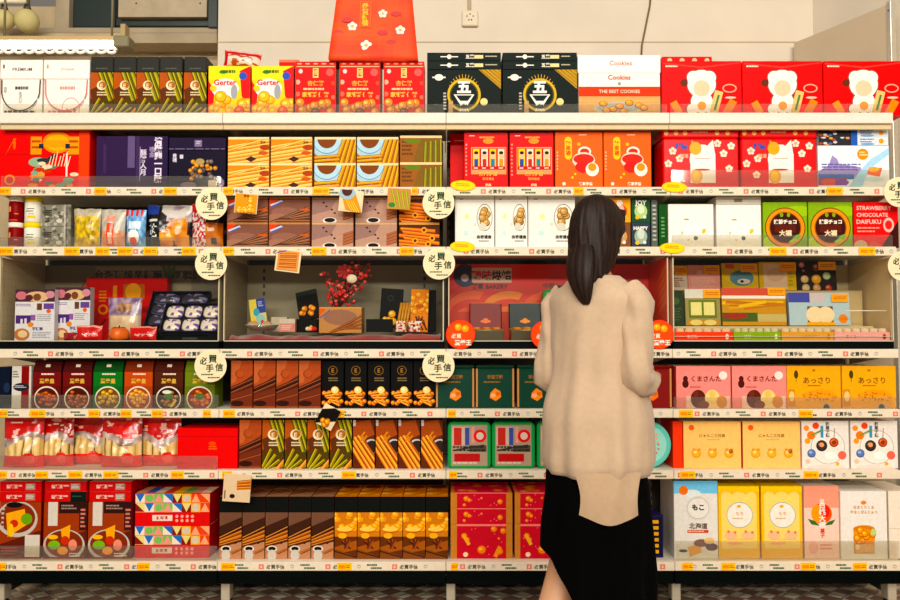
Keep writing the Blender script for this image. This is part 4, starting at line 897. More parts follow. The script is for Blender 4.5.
# case 1: taro pastries
def infosheet(P):
    P.rect(0, 0, 1, .24, '#5a3a4a'); P.ell(.55, .14, .3, .1, '#e8c8a0'); P.ell(.55, .15, .1, .07, '#8a5a40'); P.ell(.15, .12, .14, .08, '#d88a98'); P.ell(.88, .1, .12, .07, '#e0a0b0'); P.ell(.35, .16, .1, .06, '#6a3040')
    P.rect(0, .24, 1, 1, '#eceaf0'); P.lines(.02, .28, .4, .34, 2, '#8a7aa8'); P.rect(.55, .27, .68, .4, '#7a5038'); P.rect(.72, .27, .98, .38, '#7a58a8'); P.ell(.85, .42, .06, .04, '#e8781c')
    P.rect(.02, .5, .4, .66, '#5a3a88'); P.rect(.4, .49, .52, .6, '#a070b8'); P.rect(.14, .57, .2, .66, '#e8e0f0'); P.rect(.24, .56, .3, .66, '#e8e0f0'); P.ell(.4, .68, .08, .05, '#e8a02a'); P.lines(.56, .48, .95, .62, 4, '#a8a8b8')
    P.text('芋頭酥', .58, .76, .07, '#5a3a98', bold=.03); P.lines(.45, .82, .95, .95, 4, '#a8a8b8'); P.ell(.18, .87, .2, .12, '#c88a5a'); P.ell(.2, .86, .12, .07, '#f0d8b0')
cbox('pastry_bag_box', 'white and purple pastry carton standing leftmost in the first display case', 'box', 15, 54.5, 290, 342, .06, '#e4e0e6', infosheet, .034, 'white and purple pastry cartons')
cbox('pastry_bag_box', 'white and purple pastry carton right of its twin, partly behind a red packet', 'box', 55.5, 90, 287, 341, .1, '#dcd8e0', infosheet, .04, 'white and purple pastry cartons')
def redgift(P):
    P.rect(.33, .12, .38, .3, '#e8a030'); P.rect(.46, .1, .72, .34, '#c8781c'); P.ell(.58, .22, .1, .14, '#f0b030'); P.circ(.21, .5, .08, '#f0a030'); P.circ(.21, .5, .05, '#d8202a'); P.lines(.16, .2, .26, .4, 4, '#e8a030'); P.stick(.1, .9, .25, .65, .04, '#8a1a14'); P.rect(.35, .45, .9, .55, '#a81814')
cbox('mooncake_box', 'red gift box with gold print standing at the back of the first case', 'box', 86, 167, 276, 339, .295, '#d81a18', redgift, .06, m=GLOSSY)
def redpack(w, h, name='red_packet'):
    mb = MB(); k = w
    o = bag(w, h, .03, lambda u, v: L('#e8e0d8') if (.5 < v < .66 and .2 < u < .85 and nn(u, v, 24) > .1) else L('#d81a1c') if v > .12 else L('#f0a898'), name, 22, 20, .1, .2, 8); return o
for x0, x1, yt, Y, rz, l in ((76, 101, 325, .035, .1, 'small red wrapped cake lying in front of the white cartons'), (127, 156, 326, .035, -.15, 'small red wrapped cake lying beside the orange persimmon')):
    o = redpack((x1-x0)*kk(Y), (341-yt)*kk(Y)); at(o, (x0+x1)/2, Y, None, rz); tag(o, l, 'packet', 'small red wrapped cakes')
o = bag(.07, .035, .03, lambda u, v: L('#b81418') if nn(u, v, 7) < .2 else L('#2a1c1c'), 'red_packet', 16, 12, .1, .2, 9); at(o, 69, .045, None, -.2); tag(o, 'dark red crumpled wrapper left of the small red wrapped cake', 'wrapper')
def tallpack(u, v):
    if v < .38: return mix('#c8b8d0', '#8a6a90', .5+nn(u, v, 7)) if not ine(u, v, .5, .22, .25, .12) else mix('#e0b890', '#7a4a38', .5+nn(u, v, 9))
    if abs(u-.5) < .015 or v < .42: return L('#b8a8a0')
    return mix('#f0dcc0', '#dcc0a0', .5+nn(u, v, 4)) if .08 < u < .92 else L('#c8b8b0')
o = bag(34*kk(.09), 44*kk(.09), .04, tallpack, 'pastry_pouch', seed=11, wr=.06); at(o, 123, .108); tag(o, 'clear topped pouch of cream pastries standing behind the orange persimmon', 'pouch')
pr = empty('persimmon'); mb = MB(); r = 9.8*kk(.06)
mb.rings([[(rr*r*math.cos(t)*(1+.04*math.cos(4*t)), rr*r*math.sin(t)*(1+.04*math.cos(4*t)), zz*r) for t in [2*math.pi*j/24 for j in range(24)]] for rr, zz in ((.3, 0), (.75, .08), (.98, .4), (1, .75), (.9, 1.1), (.65, 1.36), (.3, 1.42), (.05, 1.36))], '#ee8418'); mb.build('fruit', mat('fruit_skin', .35, coat=.2, mottle=.12, scale=30), pr)
mb = MB()
for i in range(4):
    a = i*math.pi/2+.4; c = Vector((math.cos(a), math.sin(a), 0)); s_ = Vector((-c.y, c.x, 0))
    mb.mesh([Vector((0, 0, r*1.42)), c*r*.35+s_*r*.22+Vector((0, 0, r*1.48)), c*r*.78+Vector((0, 0, r*1.36)), c*r*.35-s_*r*.22+Vector((0, 0, r*1.48))], [(0, 3, 2, 1)], '#4a5a24')
mb.tube([(0, 0, r*1.4), (.002, 0, r*1.62)], .003, '#4a3a1c', 6); mb.build('calyx', MATTE, pr); at(pr, 119, .056); tag(pr, 'shiny orange persimmon with green calyx in the first display case', 'persimmon')
def tray(x, y, Y, cols, rows, cw, chh, tilt, cA, label, glabel, wrapc, cc):
    """open tray propped towards the viewer with wrapped pastries in its wells"""
    w = cols*cw+.012; l = rows*chh+.012; t = empty('pastry_tray')
    mb = MB(); mb.box(-w/2, w/2, 0, l, 0, .006, cA)
    for a in (-1, 1): mb.box(a*w/2-(.004 if a > 0 else 0), a*w/2+(0 if a > 0 else .004), 0, l, .0062, .03, cA)
    mb.box(-w/2+.0045, w/2-.0045, 0, .004, .0062, .03, cA); mb.box(-w/2+.0045, w/2-.0045, l-.004, l, .0062, .03, cA); mb.build('tray', mat('navy_card', .4), t)
    mb = MB(); mb.box(-w/2+.01, w/2-.01, l*math.cos(tilt)*.9, l*math.cos(tilt)*.9+.006, -l*math.sin(tilt)*.0, .004, cA); mb.build('stand', MATS['navy_card'], t)
    at(t, x, Y, y); t.rotation_euler = (tilt, 0, 0); tag(t, label, 'tray')
    src = None
    for i in range(rows):
        for j in range(cols):
            lx = -w/2+.006+cw*(j+.5); ly = .006+chh*(i+.5)
            if src is None:
                mb = MB(); n = 16
                rs = [[(qq*cw*.47*math.copysign(abs(math.cos(a))**.6, math.cos(a)), qq*chh*.46*math.copysign(abs(math.sin(a))**.6, math.sin(a)), zz) for a in [2*math.pi*k2/n for k2 in range(n)]] for qq, zz in ((.8, .0), (1, .006), (.97, .014), (.8, .02), (.4, .024), (.05, .0245))]
                mb.rings(rs, wrapc, True, colf=lambda a, b: L(wrapc) if a < 2 or nn(a*.3, b*.3, 5) > .25 else L(cc)); 
                src = o = mb.build('wrapped_pastry', FILM)
            else: o = src.copy(); C.objects.link(o)
            p = Vector((lx, ly, .0068)); ct, st = math.cos(tilt), math.sin(tilt)
            o.location = (t.location.x+p.x, t.location.y+p.y*ct-p.z*st, t.location.z+p.y*st+p.z*ct); o.rotation_euler = (tilt, 0, 0)
            rn = (['bottom', 'top'] if rows == 2 else ['bottom', 'middle', 'top'])[i]; cn = (['left', 'right'] if cols == 2 else ['left', 'centre', 'right'])[j]
            tag(o, '%s, %s row, %s' % (glabel, rn, cn), 'pastry', glabel.split(' in ')[0]+' in a tray')
tray(175, CB+.05, .17, 2, 3, 28*kk(.2), .058, .95, '#141c30', 'dark navy tray of foil wrapped cakes propped at the back of the first case', 'foil wrapped cake in the rear navy tray', '#9a98c0', '#4a4654')
o = empty('tray_riser'); mb = MB(); mb.box(-.11, .11, 0, .1, 0, .048, '#0f1316'); mb.build('riser', MATS['black_enamel'], o); at(o, 175, .172); tag(o, 'low black riser under the rear tray of foil wrapped cakes', 'riser')
tray(190, CB+.024, .05, 3, 2, 18.5*kk(.08), .068, .95, '#161c34', 'navy tray of white moon shaped pastries in front of the foil cakes', 'white pastry in the front navy tray', '#8a6ab0', '#f0e6d8')
o = empty('tray_riser'); mb = MB(); mb.box(-.11, .11, -.0, .012, 0, .022, '#14181c'); mb.box(-.03, .03, -.002, -.0004, .006, .016, '#4a504c'); mb.build('riser', MATS['black_enamel'], o); at(o, 190, .045); tag(o, 'thin black ledge under the front tray of white pastries', 'riser')
# case 2: red cloth, blossoms
CZ = CB+.0005
mb = MB(); nx, ny = 80, 18; w = .86; vs = []; fs = []
for i in range(ny+1):
    for j in range(nx+1):
        x = -w/2+w*j/nx; y = .016+.33*i/ny; edge = min(1, i/3)
        z = .006+edge*(.012+.010*noise.noise(Vector((x*14, y*10, 2)))+.006*abs(math.sin(x*38+4*noise.noise(Vector((x*5, y*8, 5))))) + (.014*max(0, (x-.12))*1.5 if x > .12 else 0)); vs.append((x, y, z))
nb = len(vs); vs += [(x, y, .0005) for x, y, z in vs]; n = nx+1
for i in range(ny):
    for j in range(nx): q = (i*n+j, i*n+j+1, (i+1)*n+j+1, (i+1)*n+j); fs.append(q); fs.append(tuple(nb+a for a in q[::-1]))
for j in range(nx): fs.append((nb+j, nb+j+1, j+1, j)); a = ny*n+j; fs.append((a, a+1, nb+a+1, nb+a))
for i in range(ny): a = i*n; fs.append((a, a+n, nb+a+n, nb+a)); a = i*n+nx; fs.append((nb+a, nb+a+n, a+n, a))
mb.mesh(vs, fs, '#a80f26'); o = mb.build('red_cloth', mat('satin_cloth', .35, sheen=.5, mottle=.15, scale=30, bump=.2)); at(o, 333.5, 0, CZ); tag(o, 'crumpled dark red cloth spread on the floor of the blossom display case', 'cloth')
TZ = CZ+.038
o = empty('glass_dish'); mb = MB(); mb.lathe([(.045, 0), (.07, .01), (.085, .03), (.0825, .03), (.066, .012), (.04, .004)], '#e8e8e0', n=28); mb.build('bowl', glass('clear_bowl', '#dfe4de', .3, .06), o); mb = MB(); mb.lathe([(.084, .03), (.087, .032), (.084, .034), (.081, .032), (.084, .03)], '#c8d0c8', n=28, caps=False); mb.build('rim', GLOSSY, o); at(o, 262, .1, TZ+.001); o.scale = (.8, .75, .9); tag(o, 'shallow clear glass dish holding two round buns in the blossom case', 'dish')
for i, dx in enumerate((-9, 5)):
    mb = MB(); mb.ellipsoid(0, 0, .017, .024, .024, .017, '#e0b080', 16, 9); o = mb.build('round_bun', FOOD); at(o, 262+dx, .1, TZ+.0115); tag(o, '%s one of two pale round buns in the clear glass dish' % ('left', 'right')[i], 'bun', 'pale buns in the glass dish')
def yc(P):
    P.rect(0, 0, .45, 1, '#e8d878'); P.rect(.45, 0, 1, .5, '#4a58a8'); P.ell(.4, .45, .2, .14, '#58b0c8'); P.ell(.6, .7, .3, .16, '#a8d0c8'); P.ell(.7, .85, .1, .12, '#d84a48'); P.lines(.55, .1, .9, .3, 3, '#c8cce0'); P.ell(.25, .8, .14, .1, '#f0c030')
o = cbox('picture_card_box', 'thin yellow and blue carton leaning behind the two round buns', 'box', 252, 268, 295, 325, .19, '#e0d8a0', yc, .012, z=TZ+.018); o.rotation_euler = (-.16, -.16, 0)
def pinkb(P): P.rect(0, 0, 1, .35, '#d8ccc0'); P.rect(0, .4, 1, 1, '#d89a90'); P.lines(.1, .5, .9, .9, 3, '#f0d0c8')
cbox('small_cake_box', 'small pink and white box beside the glass dish in the blossom case', 'box', 279.5, 295, 321, 334, .05, '#d0a8a0', pinkb, .034, z=TZ+.001)
cbox('small_cake_box', 'pale cream box behind the small pink and white box', 'box', 271, 287, 309, 324, .2, '#cfc4b0', None, .05, z=TZ+.001)
# open black box with golden print lid
o = empty('open_gift_box'); mb = MB(); mb.box(-.045, .045, 0, .1, 0, .055, '#12120f'); mb.build('base', CARD, o)
mb = MB(); mb.box(-.045, .045, 0, .012, 0, .13, '#141410'); P = Pr(mb, (-.045, 0, .13), (1, 0, 0), (0, 0, -1), .09, .13); P.rect(.0, .5, 1, .8, '#1c1812')
for i in range(12): P.blob(.15+.7*R.random(), .58+.25*R.random(), .09, '#e89a28', '#f8d080', '#8a4c14')
P.rect(0, 0, 1, .15, '#2c3430'); l = mb.build('lid', CARD, o); l.location = (0, .06, .056); l.rotation_euler = (-.3, -.22, 0); at(o, 306.5, .09, TZ-.001, -.05); tag(o, 'open black box with golden food picture lid in the blossom case', 'box')
o = empty('paper_flower'); mb = MB()
for i in range(7): a = i*.9; mb.ellipsoid(.013*math.cos(a), .012*math.sin(a), .014, .011, .011, .009, ('#e83a28', '#f6ece0', '#f2c8a0')[i % 3], 8, 6)
mb.build('petals', MATTE, o); mb = MB(); mb.ellipsoid(0, 0, .022, .007, .007, .007, '#f0c030', 8, 6); mb.build('flower_centre', MATTE, o); at(o, 311, .045, TZ-.001); tag(o, 'tiny red and white paper flower in front of the open black box', 'flower')
def brbox(P):
    P.rect(0, 0, 1, .06, '#e0a868'); P.poly([(0, .06), (.16, .06), (0, .4)], '#e8782a'); P.stick(.02, .42, .26, .12, .05, '#6070b0'); P.ell(.5, .4, .4, .3, '#a8806c')
    for i in range(4): P.roll(.25+.1*i, 1.0-.06*i, 1.05, .3+.17*i, .09, '#9a5a30', '#c88850', '#4a2818')
o = cbox('egg_roll_box', 'pale brown egg roll box standing under the red blossoms', 'box', 319, 361.5, 313, 339, .06, '#c89a68', brbox, .12, z=TZ-.004, top='#d8b068')
ft = TZ-.004+26*kk(.06)
# blossoms
bl = empty('blossom_spray'); mb = MB(); rr = random.Random(3); tips = []
for i in range(11):
    a = rr.uniform(-.6, .75); hh = rr.uniform(.08, .19); p = [(rr.uniform(-.02, .02), rr.uniform(-.02, .02), 0)]
    for t in (.35, .7, 1): p.append((p[0][0]+math.sin(a)*hh*t+.006*rr.random(), p[0][1]+rr.uniform(-.02, .02)*t, hh*t))
    mb.tube(p, [.003, .0025, .002, .001], '#5a1c18', 6); tips += [p[1], p[2], p[3]]
mb.build('stems', MATTE, bl); mb = MB()
for i in range(150):
    t = tips[i % len(tips)]; c = Vector(t)+Vector((rr.gauss(0, .014), rr.gauss(0, .014), rr.gauss(0, .014))); c.z = max(c.z, .008); s_ = rr.uniform(.005, .009)
    mb.ellipsoid(c.x, c.y, c.z, s_, s_*.8, s_, rr.choice(['#c8202c', '#e05048', '#9a1020', '#d83038', '#f08070']), 6, 4)
bo = mb.build('blossoms', MATTE, bl); bo['kind'] = 'stuff'
mb = MB()
for i in range(8):
    a = i*math.pi/4; mb.mesh([(0, 0, 0), (.05*math.cos(a-.3), -.008, .05*math.sin(a-.3)), (.062*math.cos(a), -.012, .062*math.sin(a)), (.05*math.cos(a+.3), -.008, .05*math.sin(a+.3))], [(0, 1, 2, 3)], '#b8101e'); mb.mesh([(0, .004, 0), (.05*math.cos(a-.3), .002, .05*math.sin(a-.3)), (.05*math.cos(a+.3), .002, .05*math.sin(a+.3))], [(0, 2, 1)], '#a80e1c')
ob = mb.build('ribbon_bow', MATTE, bl, (.035, -.02, .155)); ob.scale = (.55, 1, .55)
mb = MB(); mb.lathe([(.018, 0), (.02, .003), (.018, .008), (.004, .012)], '#f0e2cc', n=20); ob = mb.build('round_tag', CARD, bl, (.062, -.035, .122)); ob.rotation_euler.x = math.pi/2
at(bl, 336, .12, ft+.002); bl.scale = (1.12, 1, .95); tag(bl, 'spray of red blossoms with a round cream tag on the brown egg roll box', 'flowers')
def blk(P):
    P.circ(.45, .25, .08, '#3a4440', 16); P.circ(.45, .25, .06, '#14181a', 16)
    for (u, v, r) in ((.55, .66, .1), (.4, .82, .09), (.62, .85, .1), (.25, .8, .07), (.45, .93, .08), (.3, .93, .07)): P.blob(u, v, r, '#e8b840', '#f8e090', '#a86a1c')
o = cbox('gift_box', 'tall black box with golden biscuits print tilted in the blossom case', 'box', 379, 401, 283, 322, .16, '#0d1214', blk, .03, z=TZ+.001); o.rotation_euler = (-.08, .06, 0); o.location.z += .02
for i in range(4):
    mb = MB(); mb.tube([(0, 0, 0), (0, 0, .118)], .0056, '#d8a030', 10); mb.tube([(0, 0, -.001), (0, 0, .002)], .0058, '#8a5a18', 10); o = mb.build('egg_roll', FOOD); at(o, 397+i*2.9, .15-.004*i, TZ+.008); o.rotation_euler = (-.12, .16, 0); tag(o, 'golden egg roll leaning in the blossom case, %s' % ordn(i, 4), 'egg roll', 'golden egg rolls leaning in the case')
def gold(P):
    P.rect(0, 0, 1, 1, '#e8961c')
    for i in range(20): P.blob(R.random(), .1+.5*R.random(), .07, '#f0b030', '#f8d870', '#c8761a')
    P.ell(.5, .4, .25, .05, '#c86a2a')
    for i in range(8): P.stick(R.random(), .62+.1*R.random(), R.random(), .95, .03, '#5a3020')
o = cbox('gift_box', 'upright golden orange box of biscuits print in the blossom case', 'box', 410, 427.5, 285, 328, .13, '#d88a1c', gold, .03, z=TZ+.001); o.rotation_euler = (-.08, .03, 0)
cbox('gift_box', 'narrow black box behind the golden orange box', 'box', 426, 436, 286, 328, .18, '#101314', None, .03, z=TZ+.001)
cbox('gift_box', 'low black box lying in front of the tall black box', 'box', 366, 392, 323, 336, .06, '#161a1c', None, .06, z=TZ)
for i, (x, c, l) in enumerate(((401.5, '#f0e4d8', 'white and red wrapped sweet lying left of the fan shaped one'), (414, '#f4e8d8', 'fan shaped white and red sweet wrapper in front of the golden box'))):
    o = bag((11, 12)[i]*kk(.05), .045, .02, lambda u, v: L('#f2e8da') if nn(u, v, 6, i) > -.12 and not ine(u, v, .5, .5, .12, .12) else L('#d8402a') if not ine(u, v, .5, .5, .12, .12) else L('#5a3a20'), 'sweet_wrapper', 18, 18, .1, .3, 20+i, top_pinch=-.2 if i else .2); at(o, x, .055-.01*i, TZ+.004, .2-.3*i); o.rotation_euler.x = -.25; tag(o, l, 'wrapper', 'sweet wrappers on the red cloth')
# case 3: open tins
def opentin(x, Y, w, d, h, lc, lidh, label, tiltx, rz, em):
    o = empty('open_biscuit_tin'); mb = MB()
    a = .0035; mb.box(-w/2, w/2, 0, d, 0, a, '#8a8070'); mb.box(-w/2, w/2, 0, a, a+.0002, h, '#6d6550'); mb.box(-w/2, w/2, d-a, d, a+.0002, h, '#6d6550'); mb.box(-w/2, -w/2+a, a+.0002, d-a-.0002, a+.0002, h, '#6d6550'); mb.box(w/2-a, w/2, a+.0002, d-a-.0002, a+.0002, h, '#6d6550')
    mb.tube([(-w/2, 0, h), (w/2, 0, h)], .0025, '#d8c8a0', 6); mb.build('base', mat('gold_tin', .3, metal=.6, coat=.2), o)
    mb = MB(); mb.box(-w/2, w/2, 0, .016, 0, lidh, '#c8a070', front=lc, ch=.006); P = Pr(mb, (-w/2, 0, lidh), (1, 0, 0), (0, 0, -1), w, lidh)
    P.rect(.06, .05, .94, .95, lc); P.circ(.5, .68, .1, em); P.ell(.42, .7, .08, .05, em); P.ell(.58, .7, .08, .05, em); l = mb.build('lid', TIN, o); l.location = (0, d-.005, h+.004); l.rotation_euler = (tiltx, 0, 0)
    at(o, x, Y, None, rz); tag(o, label, 'tin', 'open biscuit tins in the red case'); return o
def cookies(x, Y, z, n, label, w, d):
    src = None
    for i in range(n):
        if src is None: mb = MB(); mb.lathe([(.012, 0), (.0175, .003), (.0175, .008), (.012, .012), (.003, .0125)], '#e0983a', n=16); src = o = mb.build('cookie', FOOD)
        else: o = src.copy(); C.objects.link(o)
        cx = (i % 3-1)*w*.3; cy = d*(.22+.28*(i//3)); o.location = (W(x, 330, Y)[0]+cx, Y+cy, z+.0004*(i % 2)); tag(o, 'golden cookie in the %s, %s row, %s' % (label, ('front', 'middle', 'back')[i//3], ('left', 'centre', 'right')[i % 3]), 'cookie', 'golden cookies in the '+label)
opentin(487, .1, .14, .13, .046, '#8a1c20', .12, 'open dark red tin with raised lid and golden cookies', -.2, 0, '#f08a2a')
opentin(528, .1, .14, .13, .046, '#1f3a40', .12, 'open dark blue green tin with raised lid and golden cookies', -.2, 0, '#f0a040')
cookies(487, .1, CB+.0475, 9, 'open dark red tin', .14, .13); cookies(528, .1, CB+.0475, 9, 'open blue green tin', .14, .13)
for x, l in ((487, 'golden card liner under the cookies of the dark red tin'), (528, 'golden card liner under the cookies of the blue green tin')):
    mb = MB(); mb.box(-.065, .065, .005, .125, .004, .0465, '#b8843c'); o = mb.build('tin_liner', MATTE); at(o, x, .1); tag(o, l, 'liner')
def greenframe(P):
    P.rect(.08, .06, .92, .94, '#b09c88'); P.rect(.1, .1, .5, .5, '#cbb8a4'); P.rect(.5, .5, .9, .64, '#5a5244'); P.lines(.12, .52, .9, .66, 2, '#2c2a26', .5, .1); P.lines(.12, .86, .88, .93, 1, '#d8c8b8'); P.rect(.14, .12, .32, .5, '#c04038'); P.rect(.4, .12, .5, .5, '#4a58a0'); P.rect(.55, .1, .62, .45, '#e0a090'); P.circ(.75, .3, .14, '#d8283a'); P.circ(.75, .3, .08, '#d8c8b8'); P.rect(.15, .68, .75, .85, '#b82028'); P.stick(.2, .6, .85, .5, .04, '#3a3a34')
def sqtin(w, h, d=.05, fr='#1c9a54'):
    mb = MB(); rc = w*.12; n = 6; pts = []
    for cx, cz, a0 in ((w/2-rc, h-rc, 0), (-w/2+rc, h-rc, 90), (-w/2+rc, rc, 180), (w/2-rc, rc, 270)):
        for i in range(n+1): a = math.radians(a0+90*i/n); pts.append((cx+rc*math.cos(a), cz+rc*math.sin(a)))
    mb.rings([[(px*s_, y, h/2+(pz-h/2)*s_) for px, pz in pts] for y, s_ in ((0, .97), (.002, 1), (d-.002, 1), (d, .97))], fr, False)
    P = Pr(mb, (-w/2, 0, h), (1, 0, 0), (0, 0, -1), w, h); greenframe(P); return mb.build('train_tin', TIN)
k = kk(.2); o = sqtin(48*k, 52*k); at(o, 567, .2); tag(o, 'green framed tin at the back of the red case, behind the person', 'tin')
def rtin(w, h, d=.05, rim='#2aa880', face='#e8d0d0'):
    r = w/2; mb = MB(); n = 36; rs = [[(q*r*math.cos(a), y, r+q*r*math.sin(a)) for a in [2*math.pi*j/n for j in range(n)]] for y, q in ((0, .93), (.003, 1), (d, 1), (d+.001, .95))]
    mb.rings(rs, rim, False); P = Pr(mb, (-r, 0, 2*r), (1, 0, 0), (0, 0, -1), w, w); P.circ(.5, .5, .4, face, 30); return mb, P
mb, P = rtin(46*kk(.16), 0); P.circ(.5, .5, .3, '#e0b8c0', 24); P.text('82', .5, .5, .22, '#c0606a', bold=.04); [P.circ(.5+.34*math.cos(a), .5+.34*math.sin(a), .03, '#e8a0a8', 8) for a in (0, 1, 2, 3, 4, 5)]
o = mb.build('round_tin', TIN); at(o, 625, .16, CB+.06); tag(o, 'round green rimmed tin with pink face, right of the person in the red case', 'tin')
mb = MB(); mb.box(-.09, .09, 0, .09, 0, .0588, '#b8301c'); o = mb.build('display_riser', CARD); at(o, 625, .15); tag(o, 'low red riser under the round green rimmed tin', 'riser')
# case 4: mochi packs on steps
ST1, ST2 = zpx(326, .1), zpx(290.5, .22)
st = empty('stepped_riser'); cx4 = W(776, 330, .2)[0]; wst = .846
mb = MB(); mb.box(-wst/2, wst/2, 0, .09, 0, ST1-CB-.001, '#d8c8a4'); mb.build('lower_step', METAL, st); mb = MB(); mb.box(-wst/2, wst/2, .0905, .2, 0, ST2-CB-.001, '#c8b48c'); mb.build('upper_step', METAL, st)
at(st, 776, .125); st.location.x = 1.352; tag(st, 'pale stepped riser carrying the mochi packs in the last case', 'riser')
def pack(x0, x1, yt, Y, z, f, label, body, card=None, lean=-.1, group='mochi packs on the steps', d=.022):
    k = kk(Y); w = (x1-x0)*k; h = zpx(yt, Y)-z; mb = MB(); mb.box(-w/2, w/2, 0, d, 0, h, body, ch=.002); P = front_of(mb, w, h); f(P); o = mb.build('mochi_pack', GLOSSY); at(o, (x0+x1)/2, Y, z+.003); o.rotation_euler.x = lean
    tag(o, label, 'box', group)
    if card:
        a, b, c, e = card; mb = MB(); ww = (b-a)*k; hh = (e-c)*k; mb.box(-ww/2, ww/2, 0, .0012, 0, hh, '#ffb80c', ch=.0003); P = Pr(mb, (-ww/2, 0, hh), (1, 0, 0), (0, 0, -1), ww, hh); P.lines(.12, .3, .9, .75, 2, '#c87a10', .5, .1)
        q = mb.build('price_card', CARD); q.location = (W((a+b)/2, 300, Y)[0], Y-.006+(zpx(e, Y)-z)*math.sin(-lean)*1.0, zpx(e, Y)); q.rotation_euler.x = lean; tag(q, 'yellow price card on the ' + label.split(' on ')[0], 'price card', 'yellow price cards in the mochi case')
def pf(c1, c2, k_=0):
    def f(P):
        P.rect(0, 0, 1, 1, c1)
        if k_ == 0: P.lines(.1, .5, .9, .9, 5, c2); P.ell(.5, .3, .25, .1, c2)
        if k_ == 1: P.ell(.55, .55, .33, .3, '#6a98a8'); P.ell(.6, .68, .18, .1, '#e8d8c8'); P.ell(.55, .68, .05, .05, '#3a3034'); P.rect(0, .92, 1, 1, c2); P.rect(.1, .02, .35, .2, '#d86a5a')
        if k_ == 2: P.rect(.12, .05, .75, .95, c2); P.ell(.45, .45, .25, .25, mix(c2, '#b89060', .25)); P.lines(.8, .1, .95, .9, 6, '#a8a83a')
        if k_ == 3:
            for (u, v, r, c) in ((.18, .35, .13, '#5a2a30'), (.5, .2, .14, '#a05a30'), (.18, .62, .14, '#e8c890'), (.48, .62, .17, '#f0b848'), (.2, .92, .14, '#e0c898'), (.48, .92, .14, '#d8a878'), (.78, .92, .12, '#c85038'), (.75, .5, .14, '#c8d8b0'), (.12, .12, .1, '#d88a98')): P.blob(u, v, r, c, mix(c, '#ffffff', .3), mix(c, '#000000', .4))
        if k_ == 4:
            P.rect(0, 0, 1, .25, '#e4e4d8'); P.rect(.1, .3, .9, .8, '#7a8a38'); P.rect(.16, .36, .47, .72, '#f0e8a8'); P.rect(.53, .36, .84, .72, '#f0e8a8'); P.rect(.06, .84, .94, 1, '#c89a48'); P.ell(.3, .92, .18, .08, '#e8d890'); P.ell(.7, .92, .18, .08, '#e8d890')
        if k_ == 5:
            P.rect(0, 0, 1, .2, '#d86a58'); P.rect(0, .2, 1, .28, '#f8f4e8')
            for i in range(9): P.stick(R.random()*.4, .35+.25*R.random(), .6+.4*R.random(), .35+.25*R.random(), .08, ('#e8b020', '#c88a1c', '#f0c840')[i % 3])
            P.rect(0, .66, .55, .9, '#5a7038'); P.ell(.2, .75, .2, .08, '#a84838'); P.rect(.55, .7, 1, .9, '#d0c088')
        if k_ == 6: P.rect(0, 0, .35, .3, '#5a60b0'); P.rect(.35, 0, .6, .3, '#d8ccd0'); P.rect(.3, .42, .72, .95, '#8a4a2c'); P.circ(.42, .68, .26, '#f6e4c0', 18); P.circ(.6, .68, .26, '#f6e4c0', 18); P.rect(.28, .9, .74, 1, '#f0b830'); P.circ(.88, .8, .14, '#f09a40')
    return f
for a in (((664.5, 688.5, 266), pf('#d8c8b8', '#8a4a30', 0), 'brown striped biscuit pack at the left end on the upper step', '#d0b8a0', (675, 688, 265.5, 275)),
          ((689, 721, 265.5), pf('#e8a8a0', '#f0c4b8', 0), 'pink mochi pack on the upper step', '#e0a098', (704, 720, 265, 274)),
          ((723, 759.5, 263.5), pf('#e0c050', '#e07a70', 1), 'yellow mochi pack with blue animal shape on the upper step', '#d8b848', (741, 758, 263.5, 272)),
          ((760.5, 797.5, 262.5), pf('#e0c040', '#ecd0b8', 2), 'cream and yellow mochi pack on the upper step', '#d8b840', (780.5, 797, 262, 271)),
          ((799, 838, 262), pf('#3a3430', '#ffffff', 3), 'dark pack of assorted round sweets on the upper step', '#5a5048', (819.5, 837, 261.5, 270))):
    pack(*a[0], .24, ST2, a[1], a[2], a[3], a[4])
for a in (((668.5, 684.5, 291), pf('#3a4a34', '#5a7048', 0), 'dark green tall pack at the left end on the lower step', '#2c3a28', None),
          ((686, 721, 289.5), pf('#a8a070', '#ffffff', 4), 'green pack with two cream squares on the lower step', '#8a9050', (704, 721, 289.5, 298)),
          ((723, 787, 288.5), pf('#d0a048', '#ffffff', 5), 'wide pack of long yellow sweets on the lower step', '#c89a48', (768.5, 786, 287.5, 295)),
          ((790, 851, 293), pf('#c0d4dc', '#ffffff', 6), 'pale blue pack with two egg tarts picture on the lower step', '#b8ccd4', (832, 849, 294, 302))):
    pack(*a[0], .135, ST1, a[1], a[2], a[3], a[4])
